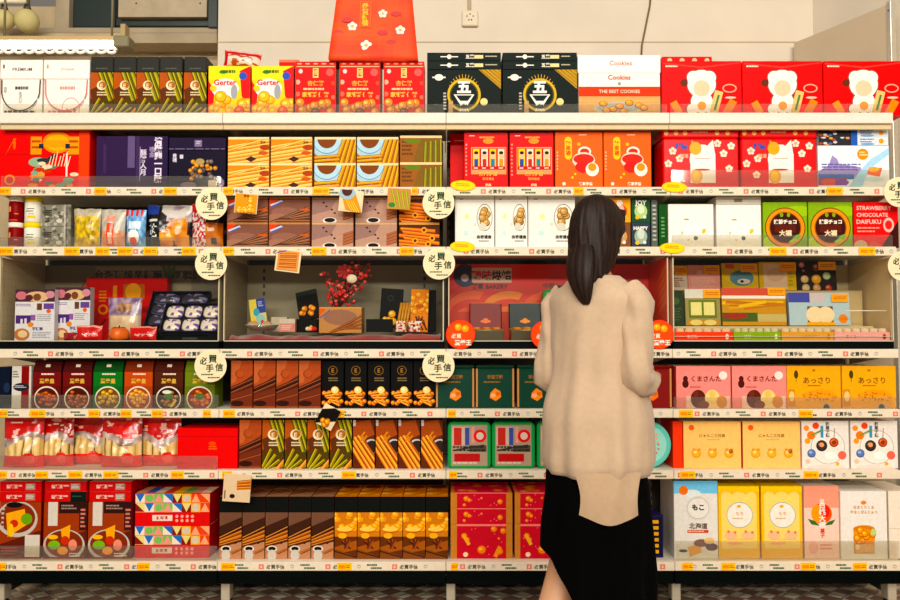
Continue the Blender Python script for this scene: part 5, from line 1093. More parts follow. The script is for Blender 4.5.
def longbox(x0, x1, c, ink, label, txt):
    k = kk(.02); w = (x1-x0)*k-.001; h = 9.5*k; o = empty('long_sweet_box'); mb = MB(); d = .085; a = .002
    mb.box(-w/2, w/2, 0, a, 0, h, c); mb.box(-w/2, w/2, d-a, d, 0, h, c); mb.box(-w/2, w/2, a, d-a, 0, .003, c); mb.box(-w/2, -w/2+a, a, d-a, .0032, h, c); mb.box(w/2-a, w/2, a, d-a, .0032, h, c)
    P = Pr(mb, (-w/2, 0, h), (1, 0, 0), (0, 0, -1), w, h); P.text(txt, .3, .5, .36, ink, bold=.02) if txt else P.lines(.4, .35, .7, .65, 2, ink); P.ell(.9, .5, .03, .3, ink); mb.build('tray_box', GLOSSY, o)
    at(o, (x0+x1)/2, .016, None); o.location.x = (W(x0, 337, .016)[0]+W(x1, 337, .016)[0])/2; tag(o, label, 'box', 'long open sweet boxes at the front of the last case')
    n = 6; src = None
    for i in range(n):
        if src is None: mb = MB(); cw = (w-.01)/n; mb.box(-cw*.45, cw*.45, -.036, .036, 0, h*1.25, mix(c, '#f0e4c8', .75), ch=.006); src = q = mb.build('sweet_slice', FILM)
        else: q = src.copy(); C.objects.link(q)
        q.location = (o.location.x-w/2+.005+cw*(i+.5), .016+d/2, CB+.0042+.001); tag(q, 'wrapped sweet slice in the %s, %s' % (label.split(' at ')[0].split(' in ')[0], ordn(i, n)), 'sweet', 'wrapped slices in the '+label.split(' at ')[0].split(' in ')[0])
longbox(675, 733, '#ee5a24', '#fbe0c8', 'long orange box at the front left of the mochi case', 'なごみ'); longbox(733.5, 781, '#9ab428', '#e8ecb8', 'long green box at the front of the mochi case', '抹茶'); longbox(781.5, 834, '#e0ac58', '#c88a3c', 'long tan box at the front of the mochi case', ''); longbox(834.5, 890, '#eeb4ac', '#a84a3c', 'long pink box at the front right of the mochi case', 'さくら')
# ------------------------------------------------------------------ fifth shelf
def coffee(P0, c1, c2, food):
    pass
def dishbox(lid, face, fc, fh, fl):
    def mk(w, h):
        hb = h*.77; d = .13; mb = MB(); mb.box(-w/2, w/2, 0, d, 0, hb, lid, front=face); P = front_of(mb, w, hb)
        P.rect(0, .4, 1, 1, mix(face, '#000000', .25)); P.lines(.3, .05, .75, .11, 1, '#f0e0cc', .7, 0); P.text('蛋卷皇', .5, .26, .14, '#e0b860', .6, .03); P.ell(.5, .74, .44, .34, '#e8e0cc', 26); P.ell(.5, .74, .4, .3, fl, 26)
        for i in range(26):
            a = R.random()*6.28; q = R.random()**.6; P.blob(.5+.32*q*math.cos(a), .74+.22*q*math.sin(a), .07, fc, fh, fl, .8)
        if face in ('#5a2c18', '#7a8a1c'): P.ell(.5, .68, .14, .09, '#4a7a2a')
        if face == '#5a2c18': P.poly([(.55, .95), (.75, .75), (.8, .8), (.62, .98)], '#e8d070'); P.ell(.45, .56, .16, .05, '#e4e0d4')
        o = mb.build('box', CARD); mb = MB(); t = .02
        q = [(-w/2, 0, hb+.0006), (w/2, 0, hb+.0006), (w/2, d, hb+.0006), (-w/2, d, hb+.0006), (-w/2+.002, t, h), (w/2-.002, t, h), (w/2-.002, d, h), (-w/2+.002, d, h)]
        mb.mesh(q, [(0, 1, 5, 4), (1, 2, 6, 5), (2, 3, 7, 6), (3, 0, 4, 7), (4, 5, 6, 7), (3, 2, 1, 0)], mix(lid, '#000000', .15), False); P = Pr(mb, (-w/2, 0, h), (1, 0, 0), (0, 0, -1), w, h-hb)
        P.o = Vector((-w/2, t-.0008, h)); P.V = Vector((0, -t, -(h-hb))).normalized(); P.N = -P.U.cross(P.V); P.h = math.hypot(t, h-hb); P.rect(.42, .35, .58, .6, '#e8dccc')
        mb.build('top_flap', CARD, o); return o
    return mk
G5 = 'lidded snack boxes with round dish print on the fifth shelf'
for (a, b, lid, face, fc, fh, fl, nm) in ((33, 61.5, '#5a1c18', '#7a1e1c', '#b8561c', '#e0903c', '#5a2010', 'dark maroon snack box, round dish print, left one of two beside the striped box'), (63, 92, '#5c1c18', '#761c1a', '#b05a28', '#d89048', '#54200f', 'dark maroon snack box, round dish print, right one of two beside the green box'),
    (93.5, 123, '#175a22', '#1f7a30', '#d8a832', '#f0d468', '#7a5a14', 'green snack box with round dish print, between maroon and orange ones'), (124.5, 153, '#8a3c1c', '#c05a1c', '#e0a84c', '#f4d088', '#a8561c', 'orange snack box with round dish print, fifth shelf'),
    (154.5, 183.5, '#5a2414', '#5a2c18', '#a8702c', '#d8b060', '#3c2010', 'dark brown snack box with round dish and green leaf print'), (185, 215, '#7a8a1c', '#7a8a1c', '#d8742c', '#f0a85c', '#8a4014', 'olive snack box with round dish print, below a round sign')):
    P1('snack_box', nm, 'box', a, b, 360.5, 5, dishbox(lid, face, fc, fh, fl), group=G5)
P1('snack_box', 'dark navy box at the left edge of the fifth shelf', 'box', -6, 10.5, 367, 5, bx('#101c30', lambda P: P.ell(.8, .5, .2, .12, '#2a3a58'), d=.12))
def stripe(P): P.rect(.5, 0, .9, 1, '#8a1418'); P.lines(.05, .12, .4, .3, 3, '#6a6660'); P.ell(.5, .5, .42, .1, '#2a2c3a'); P.lines(.15, .46, .85, .53, 2, '#d8d0d0')
P1('snack_box', 'white and dark red striped box with a ribbon label, left end of the fifth shelf', 'box', 12, 31.5, 366, 5, bx('#d8d4cc', stripe, d=.12))
def brownroll(P):
    P.poly([(0, 0), (1, 0), (1, .3), (0, .62)], '#b05a34'); P.poly([(0, .0), (.5, 0), (.2, .45), (0, .5)], '#c07048'); P.circ(.4, .28, .1, '#9a4e30', 14); P.circ(.42, .27, .08, '#b46038', 14)
    for i in range(3): P.roll(-.1, .62+.09*i, 1.1, .38+.09*i, .085, ('#4a2014', '#6a3420', '#552818')[i], '#a0603c', '#24100a')
    P.poly([(0, .72), (1, .55), (1, .95), (0, .95)], '#7a3a24'); P.ell(.3, .9, .3, .06, '#3a1a12'); P.rect(0, .96, 1, 1, '#9a5a3a'); P.roll(-.1, .85, 1.1, .7, .04, '#8a4a2c', '#b07048', '#4a2010')
product('egg_roll_box', 'tall copper brown chocolate roll box on the fifth shelf', 'box', 'copper brown chocolate roll boxes on the fifth shelf', [(231, 253), (253.8, 275.8), (276.6, 298.4), (299.2, 320.8)], 5, [360.5], bx('#6e3a26', brownroll, d=.1))
def blackroll(P):
    P.circ(.5, .2, .1, '#8a6a38', 16); P.circ(.5, .2, .085, '#17130e', 16); P.text('E', .5, .2, .09, '#b08a48'); P.lines(.3, .35, .75, .45, 2, '#8a7a58', .5, .1)
    for i in range(24): P.blob(.05+.9*R.random(), .66+.26*R.random(), .05, '#e08a20', '#f8c860', '#7a3c0c')
    for i in range(5): P.roll(.05+.1*i, .7+.04*i, .8, .62+.08*i, .045, '#e8982c', '#fbd078', '#8a4810')
    P.blob(.6, .62, .085, '#f6dc9a', '#fdf0cc', '#d8a850')
product('egg_roll_box', 'tall black box with golden rolls print on the fifth shelf', 'box', 'black golden roll boxes on the fifth shelf', [(321.8, 344), (344.8, 367), (367.8, 390), (390.8, 413), (413.4, 435.4)], 5, [361], bx('#0f0d0b', blackroll, d=.1))
def maplebox(c, em, side, seed=0):
    def mk(w, h):
        d = .1; mb = MB(); mb.box(-w/2, w/2, 0, d, 0, h*.93, c, side=side, ch=.006); P = front_of(mb, w, h*.93)
        P.rect(.05, .06, .95, .94, mix(c, '#000000', .15)); P.rect(.065, .08, .935, .92, c); P.text('手造餅乾', .5, .22, .1, mix(c, em, .45), .7, .03); P.lines(.2, .33, .8, .4, 1, mix(c, em, .4))
        P.poly([(.38, .62), (.5, .5), (.64, .58), (.66, .72), (.52, .82), (.36, .74)], em); P.ell(.45, .68, .07, .05, mix(em, '#ffffff', .25)); P.ell(.57, .64, .06, .05, mix(em, '#a03a10', .4))
        mb.box(-w/2, -w/2+w*.05, -.001, .004, .004, h*.92, '#c89a68'); mb.box(w/2-w*.05, w/2, -.001, .004, .004, h*.92, '#c89a68')
        o = mb.build('tin', TIN); mb = MB(); mb.box(-w/2-.001, w/2+.001, -.001, d+.001, h*.93+.0005, h, mix(c, '#000000', .25), ch=.003); mb.build('lid', TIN, o); return o
    return mk
product('biscuit_tin', 'dark green tin with orange leaf emblem on the fifth shelf', 'tin', 'dark green leaf emblem tins', [(436.6, 473.5), (475.5, 514.5), (516.5, 556)], 5, [365], maplebox('#164a3a', '#f0942c', '#b88a50'))
P1('biscuit_tin', 'dark red tin with orange emblem just right of the walking person', 'tin', 632, 671.5, 365, 5, maplebox('#8a2018', '#f0842c', '#c07848'))
def topwhite(P): P.rect(0, 0, 1, 1, '#f6efe8')
def pinkbear(P):
    P.text('くまさんた', .55, .3, .16, '#7a3020', .55, .03); P.ell(.17, .42, .06, .1, '#5a2018'); P.ell(.17, .3, .045, .07, '#5a2018'); P.circ(.86, .22, .1, '#f6e4dc')
    P.rect(.18, .72, .98, 1, '#f2d0c0'); P.ell(.4, .78, .14, .22, '#6a2c1c'); P.ell(.36, .66, .05, .07, '#7a3a24'); P.ell(.66, .78, .14, .22, '#f4d898'); P.ell(.66, .66, .06, .08, '#f0c878'); P.ell(.83, .85, .1, .15, '#d89a50'); P.ell(.5, .92, .1, .1, '#8a4a30'); P.lines(.25, .48, .5, .55, 1, '#c86a60')
product('mochi_box', 'pink box with two little cake faces on the fifth shelf', 'box', 'pink boxes on the fifth shelf', [(675.5, 731), (732, 786)], 5, [366], bx('#f09a92', pinkbear, lambda P: P.rect(0, 0, 1, .97, '#f8f0e8'), d=.24, side='#e06058'), gap=.001)
def mustard(P):
    P.text('あっさり', .55, .34, .16, '#8a5a18', .5, .02); P.ell(.17, .2, .04, .1, '#5a4a1c'); P.rect(.165, .28, .175, .38, '#5a4a1c'); P.ell(.6, .7, .32, .14, '#f0a82c'); P.ell(.6, .82, .3, .08, '#e8b448')
    for i in range(40): P.circ(.3+.6*R.random(), .62+.2*R.random(), .02, '#c8841c', 6)
    P.rect(.02, .55, .14, .95, '#d89a30'); P.ell(.08, .72, .05, .12, '#f0d098'); P.ell(.72, .98, .1, .08, '#c8c0b0'); P.ell(.72, 1.0, .06, .1, '#5a5850'); P.lines(.38, .45, .7, .5, 1, '#a87a28'); P.ell(.5, .1, .03, .03, '#b88a28')
product('mochi_box', 'mustard yellow box with small tree mark on the fifth shelf', 'box', 'mustard yellow boxes on the fifth shelf', [(786.8, 840.5), (841.5, 896)], 5, [366], bx('#eeb43a', mustard, lambda P: P.rect(0, 0, 1, .97, '#fbe8c0'), d=.24, side='#f0c068'))
# ------------------------------------------------------------------ sixth shelf
def noodlebag(seed):
    def f(u, v):
        wv = .44+.10*math.sin(u*5+seed)+.05*nn(u, v, 5, seed)
        if v < wv*.8: return L('#f4c8b8') if nn(u*1.5, v*5, 3, seed) > .38 else mix('#e01c14', '#b80e0c', .5+nn(u, v, 3, seed))
        if v < wv*1.1: return mix('#a08880', '#d8c8c0', .5+nn(u, v, 6, seed))
        if v > .76: return L('#e83a38') if not ine(u, v, .72, .84, .13, .09) else L('#f06a60')
        if ine(u, v, .72, .78, .14, .09): return L('#e02420')
        t = (u*5.2+seed) % 1; return mix('#c8a060', '#eed8a0', math.sin(math.pi*t)) if t > .08 else L('#7a5a38')
    return f
G6 = 'red and clear bags of rolled biscuits on the sixth shelf'
for i, (a, b, s_, Y_, l) in enumerate(((-1, 41, 1.0, .035, 'leftmost of five, with a bold red top'), (37.5, 71, 2.3, .065, 'second from left of five'), (66, 105, 3.1, .117, 'third from left of five'), (98, 140, 4.4, .035, 'fourth from left of five, orange label'), (138, 179.5, 5.2, .07, 'rightmost of five, beside the plain red box'))):
    P1('biscuit_bag', 'clear bag of rolled biscuits with red top, ' + l, 'bag', a, b, 418.5, 6, lambda w, h, s_=s_: bag(w, h, .075, noodlebag(s_), seed=s_*7, wr=.22, top_pinch=.05, heavy=.68), Y=Y_, group=G6)
def plainred(P): P.ell(.58, .38, .06, .05, '#e8602a'); P.lines(.52, .44, .66, .55, 2, '#e8782c', .6, .1); P.rect(0, .2, 1, .21, '#a80a0e')
P1('gift_box', 'plain bright red box with tiny gold mark on the sixth shelf', 'box', 177.5, 238, 428, 6, bx('#e01014', plainred, d=.2, m=GLOSSY), Y=.03)
product('egg_roll_box', 'tall copper brown roll box alone at the left end of the green roll boxes', 'box', None, [(239.5, 261.5)], 6, [420], bx('#8a4a30', brownroll, d=.1))
product('egg_roll_box', 'tall dark box with green rolls print on the sixth shelf', 'box', 'green roll boxes on the sixth shelf', [(262.5, 284), (285, 306.5), (307.5, 329), (330, 352)], 6, [420], eggroll_green(0))
def orr(P):
    P.rect(0, 0, 1, 1, '#6a3418'); P.poly([(0, .05), (.8, 0), (1, .3), (0, .5)], '#a8582c'); P.rect(.0, 0, .12, .12, '#c8c0bc'); P.circ(.85, .55, .16, '#c8ccc8', 18); P.circ(.88, .55, .13, '#3a2c28', 18)
    for i in range(4): P.roll(-.2+.16*i, .42-.03*i, .7+.24*i, 1.08, .13, ('#e08a28', '#d07a1c', '#e8982c', '#c06a18')[i], '#f8be60', '#6a300c')
    for (u, v) in ((.45, .3), (.55, .38), (.4, .4)): P.stick(u-.08, v+.05, u+.1, v-.06, .035, '#d8903c')
product('egg_roll_box', 'orange brown box with cinnamon rolls print, sixth shelf', 'box', 'orange brown roll boxes on the sixth shelf', [(353, 374.8), (375.8, 397.5), (398.5, 420), (421, 443)], 6, [420], bx('#5a2c18', orr, d=.1))
def tinmk(w, h): return sqtin(w, h, .06)
product('train_tin', 'green framed tin with red train picture on the sixth shelf', 'tin', 'green framed train tins', [(448, 490.5), (491.5, 535), (536.5, 580)], 6, [422], tinmk)
product('train_tin', 'green framed tin standing behind the front train tins', 'tin', 'rear green framed train tins', [(454, 490), (493, 531)], 6, [418.5], lambda w, h: sqtin(w, h, .06), Y=.13)
mb, P = rtin(46*kk(.05), 0, .07, '#7accc0', '#a8dcd0')
for i in range(18): a = i*1.1; P.circ(.5+.3*math.cos(a)*(.6+.4*R.random()), .5+.3*math.sin(a), .025, ('#e07a5a', '#d8584a', '#f0a888')[i % 3], 8)
o = mb.build('round_tin', TIN); o.location = (W(648, 446, .05)[0], .05, ZS[6]+.0005); tag(o, 'round pale turquoise tin with red flowers right of the walking person', 'tin')
def catbox(P):
    P.circ(.14, .13, .06, '#f0703a'); P.text('にゃんこ三兄弟', .5, .3, .08, '#9a6a38', .56, .03); P.lines(.4, .38, .66, .41, 1, '#c89a68')
    for u in (.22, .5, .79): P.blob(u, .68, .1, '#f0b850', '#f8dc9c', '#e8a038'); P.circ(u-.04, .6, .03, '#e8a038'); P.circ(u+.05, .6, .03, '#e8a038')
    P.blob(.82, .64, .045, '#a86a38', '#c8905c', '#8a5028')
product('cake_box', 'cream orange box with three little round cakes on the sixth shelf', 'box', 'cream orange boxes on the sixth shelf', [(683, 741), (742.5, 800)], 6, [421.5], bx('#f6cb86', catbox, lambda P: P.rect(0, 0, 1, .96, '#fbeee0'), d=.2, side='#e8542a'), Y=.04)
P1('cake_box', 'orange red box edge left of the cream orange boxes on the sixth shelf', 'box', 672.5, 682.5, 421.5, 6, bx('#ec5424', d=.2), Y=.045)
P1('cake_box', 'pale box seen edgeways between the turquoise tin and the cream orange boxes', 'box', 663, 672.5, 419, 6, bx('#e8dcc8', lambda P: P.lines(.2, .1, .8, .6, 6, '#5a5040', .4, .2), d=.12), Y=.25)
def illus(P):
    P.ell(.55, .55, .36, .36, '#a8988a', 28); P.ell(.55, .55, .35, .35, '#f0e8e0', 28); P.circ(.2, .3, .09, '#f08a3a'); P.circ(.1, .15, .06, '#f0a050'); P.circ(.3, .1, .07, '#e85a3a'); P.circ(.12, .42, .06, '#f0a848'); P.blob(.42, .52, .12, '#4a3c3c', '#8a7a70', '#2a2424'); P.circ(.42, .5, .05, '#e8a878'); P.blob(.68, .45, .1, '#d8602a', '#e8985c', '#8a3a18'); P.circ(.68, .45, .045, '#8a4a28')
    P.blob(.2, .68, .09, '#6a84b8', '#a8bcd8', '#4a5a88'); P.circ(.85, .72, .09, '#e87a6a'); P.circ(.12, .85, .05, '#f4c8b0'); P.vtext('和菓子詰', .55, .18, .32, '#5a5a54', bold=.03); P.rect(.4, .1, .46, .35, '#4a9ac0'); P.stick(.2, .3, .45, .18, .03, '#7a9a4a'); P.stick(.7, .15, .68, .4, .015, '#8a8a78'); P.ell(.5, .97, .4, .05, '#f6d8d0'); P.circ(.75, .9, .04, '#f0b83a'); P.ell(.6, .72, .12, .08, '#f8f4ee')
product('cake_box', 'white box with round fruit illustration on the sixth shelf', 'box', 'white illustrated boxes on the sixth shelf', [(802, 848), (849.5, 898)], 6, [421], bx('#ece4dc', illus, d=.16))
# ------------------------------------------------------------------ bottom shelf
def ramen(flip):
    def f(P):
        P.rect(0, 0, 1, 1, '#6a2a1a'); P.poly([(0, .0), (1, .0), (1, .5), (0, .75)], '#a0481c')
        if flip:
            P.ell(.42, .3, .5, .32, '#c8c0b4', 26); P.ell(.42, .28, .44, .27, '#8a3a1c', 26); P.poly([(.15, .2), (.6, .12), (.66, .4), (.2, .62)], '#f0b030'); P.ell(.65, .3, .14, .1, '#7aa82c'); P.ell(.35, .38, .1, .07, '#c8442c'); P.ell(.35, .05, .2, .05, '#1c1410'); P.rect(.62, .58, .98, 1, '#d8d0c4'); P.lines(.05, .8, .55, .95, 3, '#b0543c'); P.lines(.04, .1, .12, .5, 5, '#c8c0b4'); P.ell(.28, .5, .06, .12, '#f4c850')
        else:
            P.rect(.1, 0, .32, .42, '#d8d0c4'); P.rect(.35, 0, 1, .2, '#3a1c18'); P.lines(.4, .05, .8, .15, 2, '#a89080'); P.rect(.82, .1, 1, .5, '#4a1c18'); P.lines(.85, .12, .97, .48, 5, '#d89080'); P.ell(.48, .76, .48, .28, '#c8c0b4', 26); P.ell(.48, .74, .43, .24, '#8a3a1c', 26); P.poly([(.4, .48), (.62, .4), (.6, .66), (.44, .72)], '#f0b030'); P.ell(.25, .76, .14, .08, '#8ab830'); P.ell(.5, .68, .1, .08, '#c8442c'); P.ell(.45, .86, .12, .07, '#f4b040'); P.ell(.68, .76, .1, .1, '#e89a80'); P.ell(.22, .62, .12, .04, '#f0c040'); P.lines(.6, .9, .9, .98, 2, '#e8e0d0')
        P.rect(0, .97, 1, 1, '#8a2018')
    return f
GR = 'ramen boxes with noodle bowl print on the bottom shelf'
zr = []
for i, (a, b, l) in enumerate(((0, 41.5, 'leftmost of three, bowl highest'), (44, 87.5, 'middle of three'), (88.5, 132.5, 'rightmost of three'))):
    o = P1('noodle_box', 'brown ramen box with noodle bowl print, bottom shelf, ' + l, 'box', a, b, 502, 7, bx('#6a2a1a', ramen(i == 0), d=.2, side='#8a1a14'), group=GR)
    for t in range(2):
        zb_ = zpx(502, .035)+.0006+t*.0415; w_ = 41.5*.00408
        def redflat(P, green=(i == 1 and t == 0)):
            P.text('拉麵王', .3, .5, .38, '#f4e0d0', bold=.03); P.lines(.45, .35, .58, .65, 1, '#f0d0c0'); P.rect(.62, .2, .85, .85, '#a8887a'); P.lines(.64, .3, .83, .75, 3, '#e8dcd0')
            if green: P.rect(.62, 0, 1, 1, '#14201a'); P.lines(.66, .4, .95, .6, 1, '#3a6a50')
        f = carton(w_, .0405, .2, '#c81a1c', fp=redflat, top='#f2dcd4', name='flat_noodle_box'); f.location = (W((a+b)/2, 490, .035)[0]-.001, .035, zb_); tag(f, 'flat red noodle box, %s of two on the %s ramen box' % (('lower', 'upper')[t], ('leftmost', 'middle', 'rightmost')[i]), 'box', 'flat red boxes on the ramen boxes')
def mosaic(P):
    cs = ['#8a2a28', '#f0b088', '#f0e0c8', '#3a7ac0', '#e05a30', '#e8d890', '#8ac070', '#f0b840', '#d8c8b0', '#e8a090']
    for i in range(8):
        for j in range(2):
            x = i/8; y = j*.29+.02; c = cs[(i*3+j*5) % 10]; P.rect(x, y, x+.125, y+.28, cs[(i*7+j*3+2) % 10], True)
    P.k += 1
    for i in range(8):
        for j in range(2):
            x = i/8; y = j*.29+.02; k_ = (i+j*3) % 4; c = cs[(i*3+j*7+3) % 10]
            if k_ == 0: P.poly([(x, y), (x+.125, y), (x+.0625, y+.27)], c, True)
            if k_ == 1: P.ell(x+.0625, y+.14, .055, .12, c, 14, keep=True)
            if k_ == 2: P.poly([(x, y+.27), (x+.125, y+.27), (x+.0625, y)], c, True)
            if k_ == 3: P.poly([(x, y), (x+.125, y+.27), (x, y+.27)], c, True)
    P.rect(0, .61, 1, 1, '#d8181c'); P.rect(.23, .68, .5, .86, '#e8d8cc'); P.text('新年禮', .36, .77, .12, '#c8181c', bold=.04)
    for i in range(4): P.circ(.56+i*.07, .72, .05, '#f0b0a0', 8); P.circ(.56+i*.07, .85, .05, '#f0b0a0', 8)
product('patterned_box', 'red box with colourful geometric triangles band on the bottom shelf', 'box', 'geometric patterned boxes on the bottom shelf', [(135.5, 210)], 7, [526, 493], bx('#d8181c', mosaic, lambda P: [P.rect(i/8, .3, (i+1)/8, .95, ('#f0b088', '#3a7ac0', '#f0e0c8', '#e05a30', '#f0d050', '#8ac070', '#e8a090', '#fbe8d0')[i], True) for i in range(8)], d=.2), Y=.045)
P1('patterned_box', 'large dark red box behind the geometric patterned boxes on the bottom shelf', 'box', 138, 217, 484, 7, bx('#a80e14', d=.1), Y=.29)
def tallegg(kind):
    def mk(w, h):
        d = .27; hb = h; mb = MB(); mb.box(-w/2, w/2, 0, d, 0, h, '#6a4020'); ht = h*.255
        P = Pr(mb, (-w/2, 0, h), (1, 0, 0), (0, 0, -1), w, ht); P.rect(0, 0, 1, 1, '#10140f')
        P = Pr(mb, (-w/2, 0, h-ht), (1, 0, 0), (0, 0, -1), w, h-ht); T = top_of(mb, w, d, h)
        if kind == 0:
            P.rect(0, 0, 1, .55, '#7c5846'); P.poly([(0, .3), (1, .1), (1, .6), (0, .7)], '#4a2a1a'); P.rect(0, .62, 1, 1, '#c09070')
            for i in range(4): P.roll(-.1, .58+.05*i, 1.1, .3+.09*i, .085, ('#4a2818', '#a85c20', '#c87a30', '#6a3418')[i], '#d89850', '#2c160c')
            P.ell(.3, .78, .24, .07, '#e0d8cc'); P.ell(.3, .78, .17, .045, '#1c120e'); P.ell(.3, .92, .2, .12, '#d0c8bc'); P.ell(.72, .66, .05, .02, '#3a2018'); P.roll(.55, .88, 1.1, .76, .05, '#a85c28', '#d09050', '#4a2010')
            T.rect(0, 0, 1, 1, '#b08468'); [T.roll(-.1, .8-.15*i, 1.1, .45-.1*i, .1, '#7a4424', '#e0a868', '#3a1c10') for i in range(3)]
        else:
            P.rect(0, 0, 1, .6, '#d08818'); P.rect(0, .52, 1, 1, '#6e3c18'); P.poly([(0, .75), (1, .6), (1, .8), (0, .9)], '#a86424')
            for i in range(12): P.blob(R.random(), .04+.3*R.random(), .08, '#f0b030', '#f8d468', '#d08018')
            P.ell(.45, .38, .36, .06, '#c87018'); P.ell(.45, .36, .36, .05, '#f8d070')
            for i in range(9): P.stick(.15+.6*R.random(), .55+.1*R.random(), .3+.6*R.random(), .78, .03, ('#4a2414', '#6a3820', '#a8582c')[i % 3])
            P.poly([(0, .78), (1, .95), (1, 1), (0, 1)], '#8a5428'); P.stick(-.1, .82, 1.1, .98, .03, '#4a2a18'); P.ell(.35, .5, .2, .06, '#f0b840')
            T.rect(0, 0, 1, 1, '#e8981c'); [T.blob(R.random(), R.random(), .12, '#f0b030', '#fbe080', '#b86a18') for i in range(8)]; T.ell(.5, .2, .4, .15, '#a05018')
        return mb.build('box', CARD)
    return mk
xs = [219.5+22.95*i for i in range(6)]
product('egg_roll_box', 'coffee brown egg roll box with cup print, bottom shelf', 'box', 'coffee brown egg roll boxes on the bottom shelf', [(a+.3, a+22.6) for a in xs[:5]], 7, [496.5], tallegg(0), Y=.03)
product('egg_roll_box', 'tall golden egg roll box on the bottom shelf', 'box', 'golden egg roll boxes on the bottom shelf', [(334.8+22.75*i, 357.1+22.75*i) for i in range(5)], 7, [496.5], tallegg(1), Y=.03)
def crim(top):
    def f(P):
        P.rect(0, 0, .1, 1, '#c88c48'); P.rect(.9, 0, 1, 1, '#c88c48'); P.rect(.1, 0, .9, .06, '#f08a80')
        pts = ((.25, .4, .2), (.3, .5, .15), (.8, .6, .2), (.5, .35, .08), (.22, .8, .12)) if top else ((.22, .35, .1), (.27, .45, .08), (.7, .15, .1), (.85, .2, .1), (.5, .75, .14), (.25, .88, .08), (.8, .8, .1), (.78, .42, .04))
        for (u, v, r) in pts: P.blob(u, v, r, '#e88a2c', '#f6b860', '#c0441c')
        if not top: P.stick(.2, .3, .3, .6, .1, '#f0b050'); P.stick(.72, .95, .8, .65, .12, '#e8983c'); P.circ(.24, .88, .07, '#f2d8c0')
        for i in range(7): P.circ(.15+.7*R.random(), .1+.8*R.random(), .02 if not top else .05, '#ff6a88', 6)
    return f
for i, (a, b) in enumerate(((450.5, 512.5), (514.5, 569.5))):
    s_ = ('left', 'right')[i]
    P1('crimson_box', 'tall crimson gift box with tan edges, %s one of two on the bottom shelf' % s_, 'box', a, b, 524, 7, bx('#c8143c', crim(False), d=.25, top='#d89850'), group='tall crimson boxes on the bottom shelf')
    product('crimson_box', 'flat crimson gift box on the %s tall crimson box' % s_, 'box', 'flat crimson boxes stacked on the tall ones', [(a, b)], 7, [508.5, 492.5], bx('#c8143c', crim(True), lambda P: [P.rect(.06, 0, .94, 1, '#ee2c62'), [P.blob(.1+.8*R.random(), .1+.8*R.random(), .1, '#f6a040', '#fbd080', '#d8581c') for _ in range(9)]], d=.25, top='#d89850'), zbase=zpx(524, .035)+.0006)
def cow(P):
    P.rect(0, 0, 1, .16, '#8accec'); P.ell(.4, .16, .22, .05, '#e8f0ee'); P.circ(.22, .12, .06, '#f08a28'); P.ell(.55, .35, .28, .16, '#e0dcd4', 24); P.ell(.55, .35, .25, .14, '#c8c2ba', 24); P.ell(.55, .35, .24, .13, '#ece8e0', 24)
    P.text('もこ', .55, .34, .08, '#2a2622', bold=.05); P.text('北海道', .55, .58, .08, '#6a4a38', bold=.03); P.rect(.3, .63, .78, .67, '#d05a38'); P.lines(.32, .64, .75, .67, 1, '#f0c8b0'); P.poly([(.3, .85), (.6, .8), (.62, .92), (.35, .98)], '#e8b040'); P.ell(.62, .8, .18, .05, '#8a5a50'); P.ell(.85, .85, .14, .05, '#6a4a58'); P.ell(.8, .77, .12, .04, '#e8c890'); P.ell(.2, .9, .1, .02, '#5a4a40')
P1('cake_box', 'white box with pale blue top and round emblem, left end of the last bottom bay', 'box', 673.5, 717.5, 481, 7, bx('#e8e4dc', cow, lambda P: P.rect(0, 0, 1, 1, '#8accec'), d=.22, side='#dcd8d0'))
def yellowbox(P):
    P.rect(0, 0, 1, .08, '#f4d038'); P.rect(.07, .12, .93, .86, '#f8dc8a'); P.ell(.2, .12, .12, .04, '#f8dc8a'); P.ell(.5, .12, .15, .04, '#f8dc8a'); P.ell(.8, .12, .12, .04, '#f8dc8a')
    P.ell(.52, .4, .32, .18, '#9ab0b0', 26); P.ell(.52, .4, .305, .17, '#f2ece0', 26); P.text('もち', .52, .38, .05, '#d8904a'); P.lines(.35, .44, .7, .47, 1, '#d8a880'); P.ell(.5, .28, .05, .02, '#e8b030')
    for u in (.3, .72): P.ell(u, .68, .16, .06, '#f6c8a0'); P.circ(u-.06, .63, .02, '#f08a6a'); P.circ(u+.1, .64, .02, '#f08a6a')
    P.rect(.2, .73, .85, .735, '#e09070'); P.ell(.4, .79, .2, .02, '#f6b890')
product('cake_box', 'yellow box with pale round emblem on the bottom shelf', 'box', 'yellow boxes on the bottom shelf', [(718.5, 758.5), (760, 802.5)], 7, [486], bx('#f2c62c', yellowbox, lambda P: P.rect(0, 0, 1, 1, '#fbdc58'), d=.2))
def peach(P):
    P.rect(0, 0, 1, .3, '#f2a890'); P.ell(.5, .38, .3, .14, '#ee6a30', 24); P.ell(.38, .38, .18, .12, '#f0a840', 20); P.ell(.6, .35, .14, .09, '#e4402c'); P.poly([(.1, .45), (.3, .48), (.45, .55), (.2, .53)], '#4a7a3a'); P.poly([(.9, .46), (.7, .49), (.55, .55), (.8, .53)], '#4a7a3a'); P.rect(.46, .18, .58, .26, '#f6d8c4'); P.vtext('白桃大福', .52, .4, .36, '#fbeae0', bold=.03); P.vtext('菓子', .52, .65, .13, '#d8504a', bold=.03); P.ell(.25, .85, .14, .09, '#f4c0b0'); P.lines(.45, .8, .85, .9, 2, '#e89a88')
P1('cake_box', 'pale pink box with orange peach print on the bottom shelf', 'box', 803.5, 838.5, 486, 7, bx('#f4d4c4', peach, lambda P: P.rect(0, 0, 1, 1, '#fbf0ea'), d=.2))
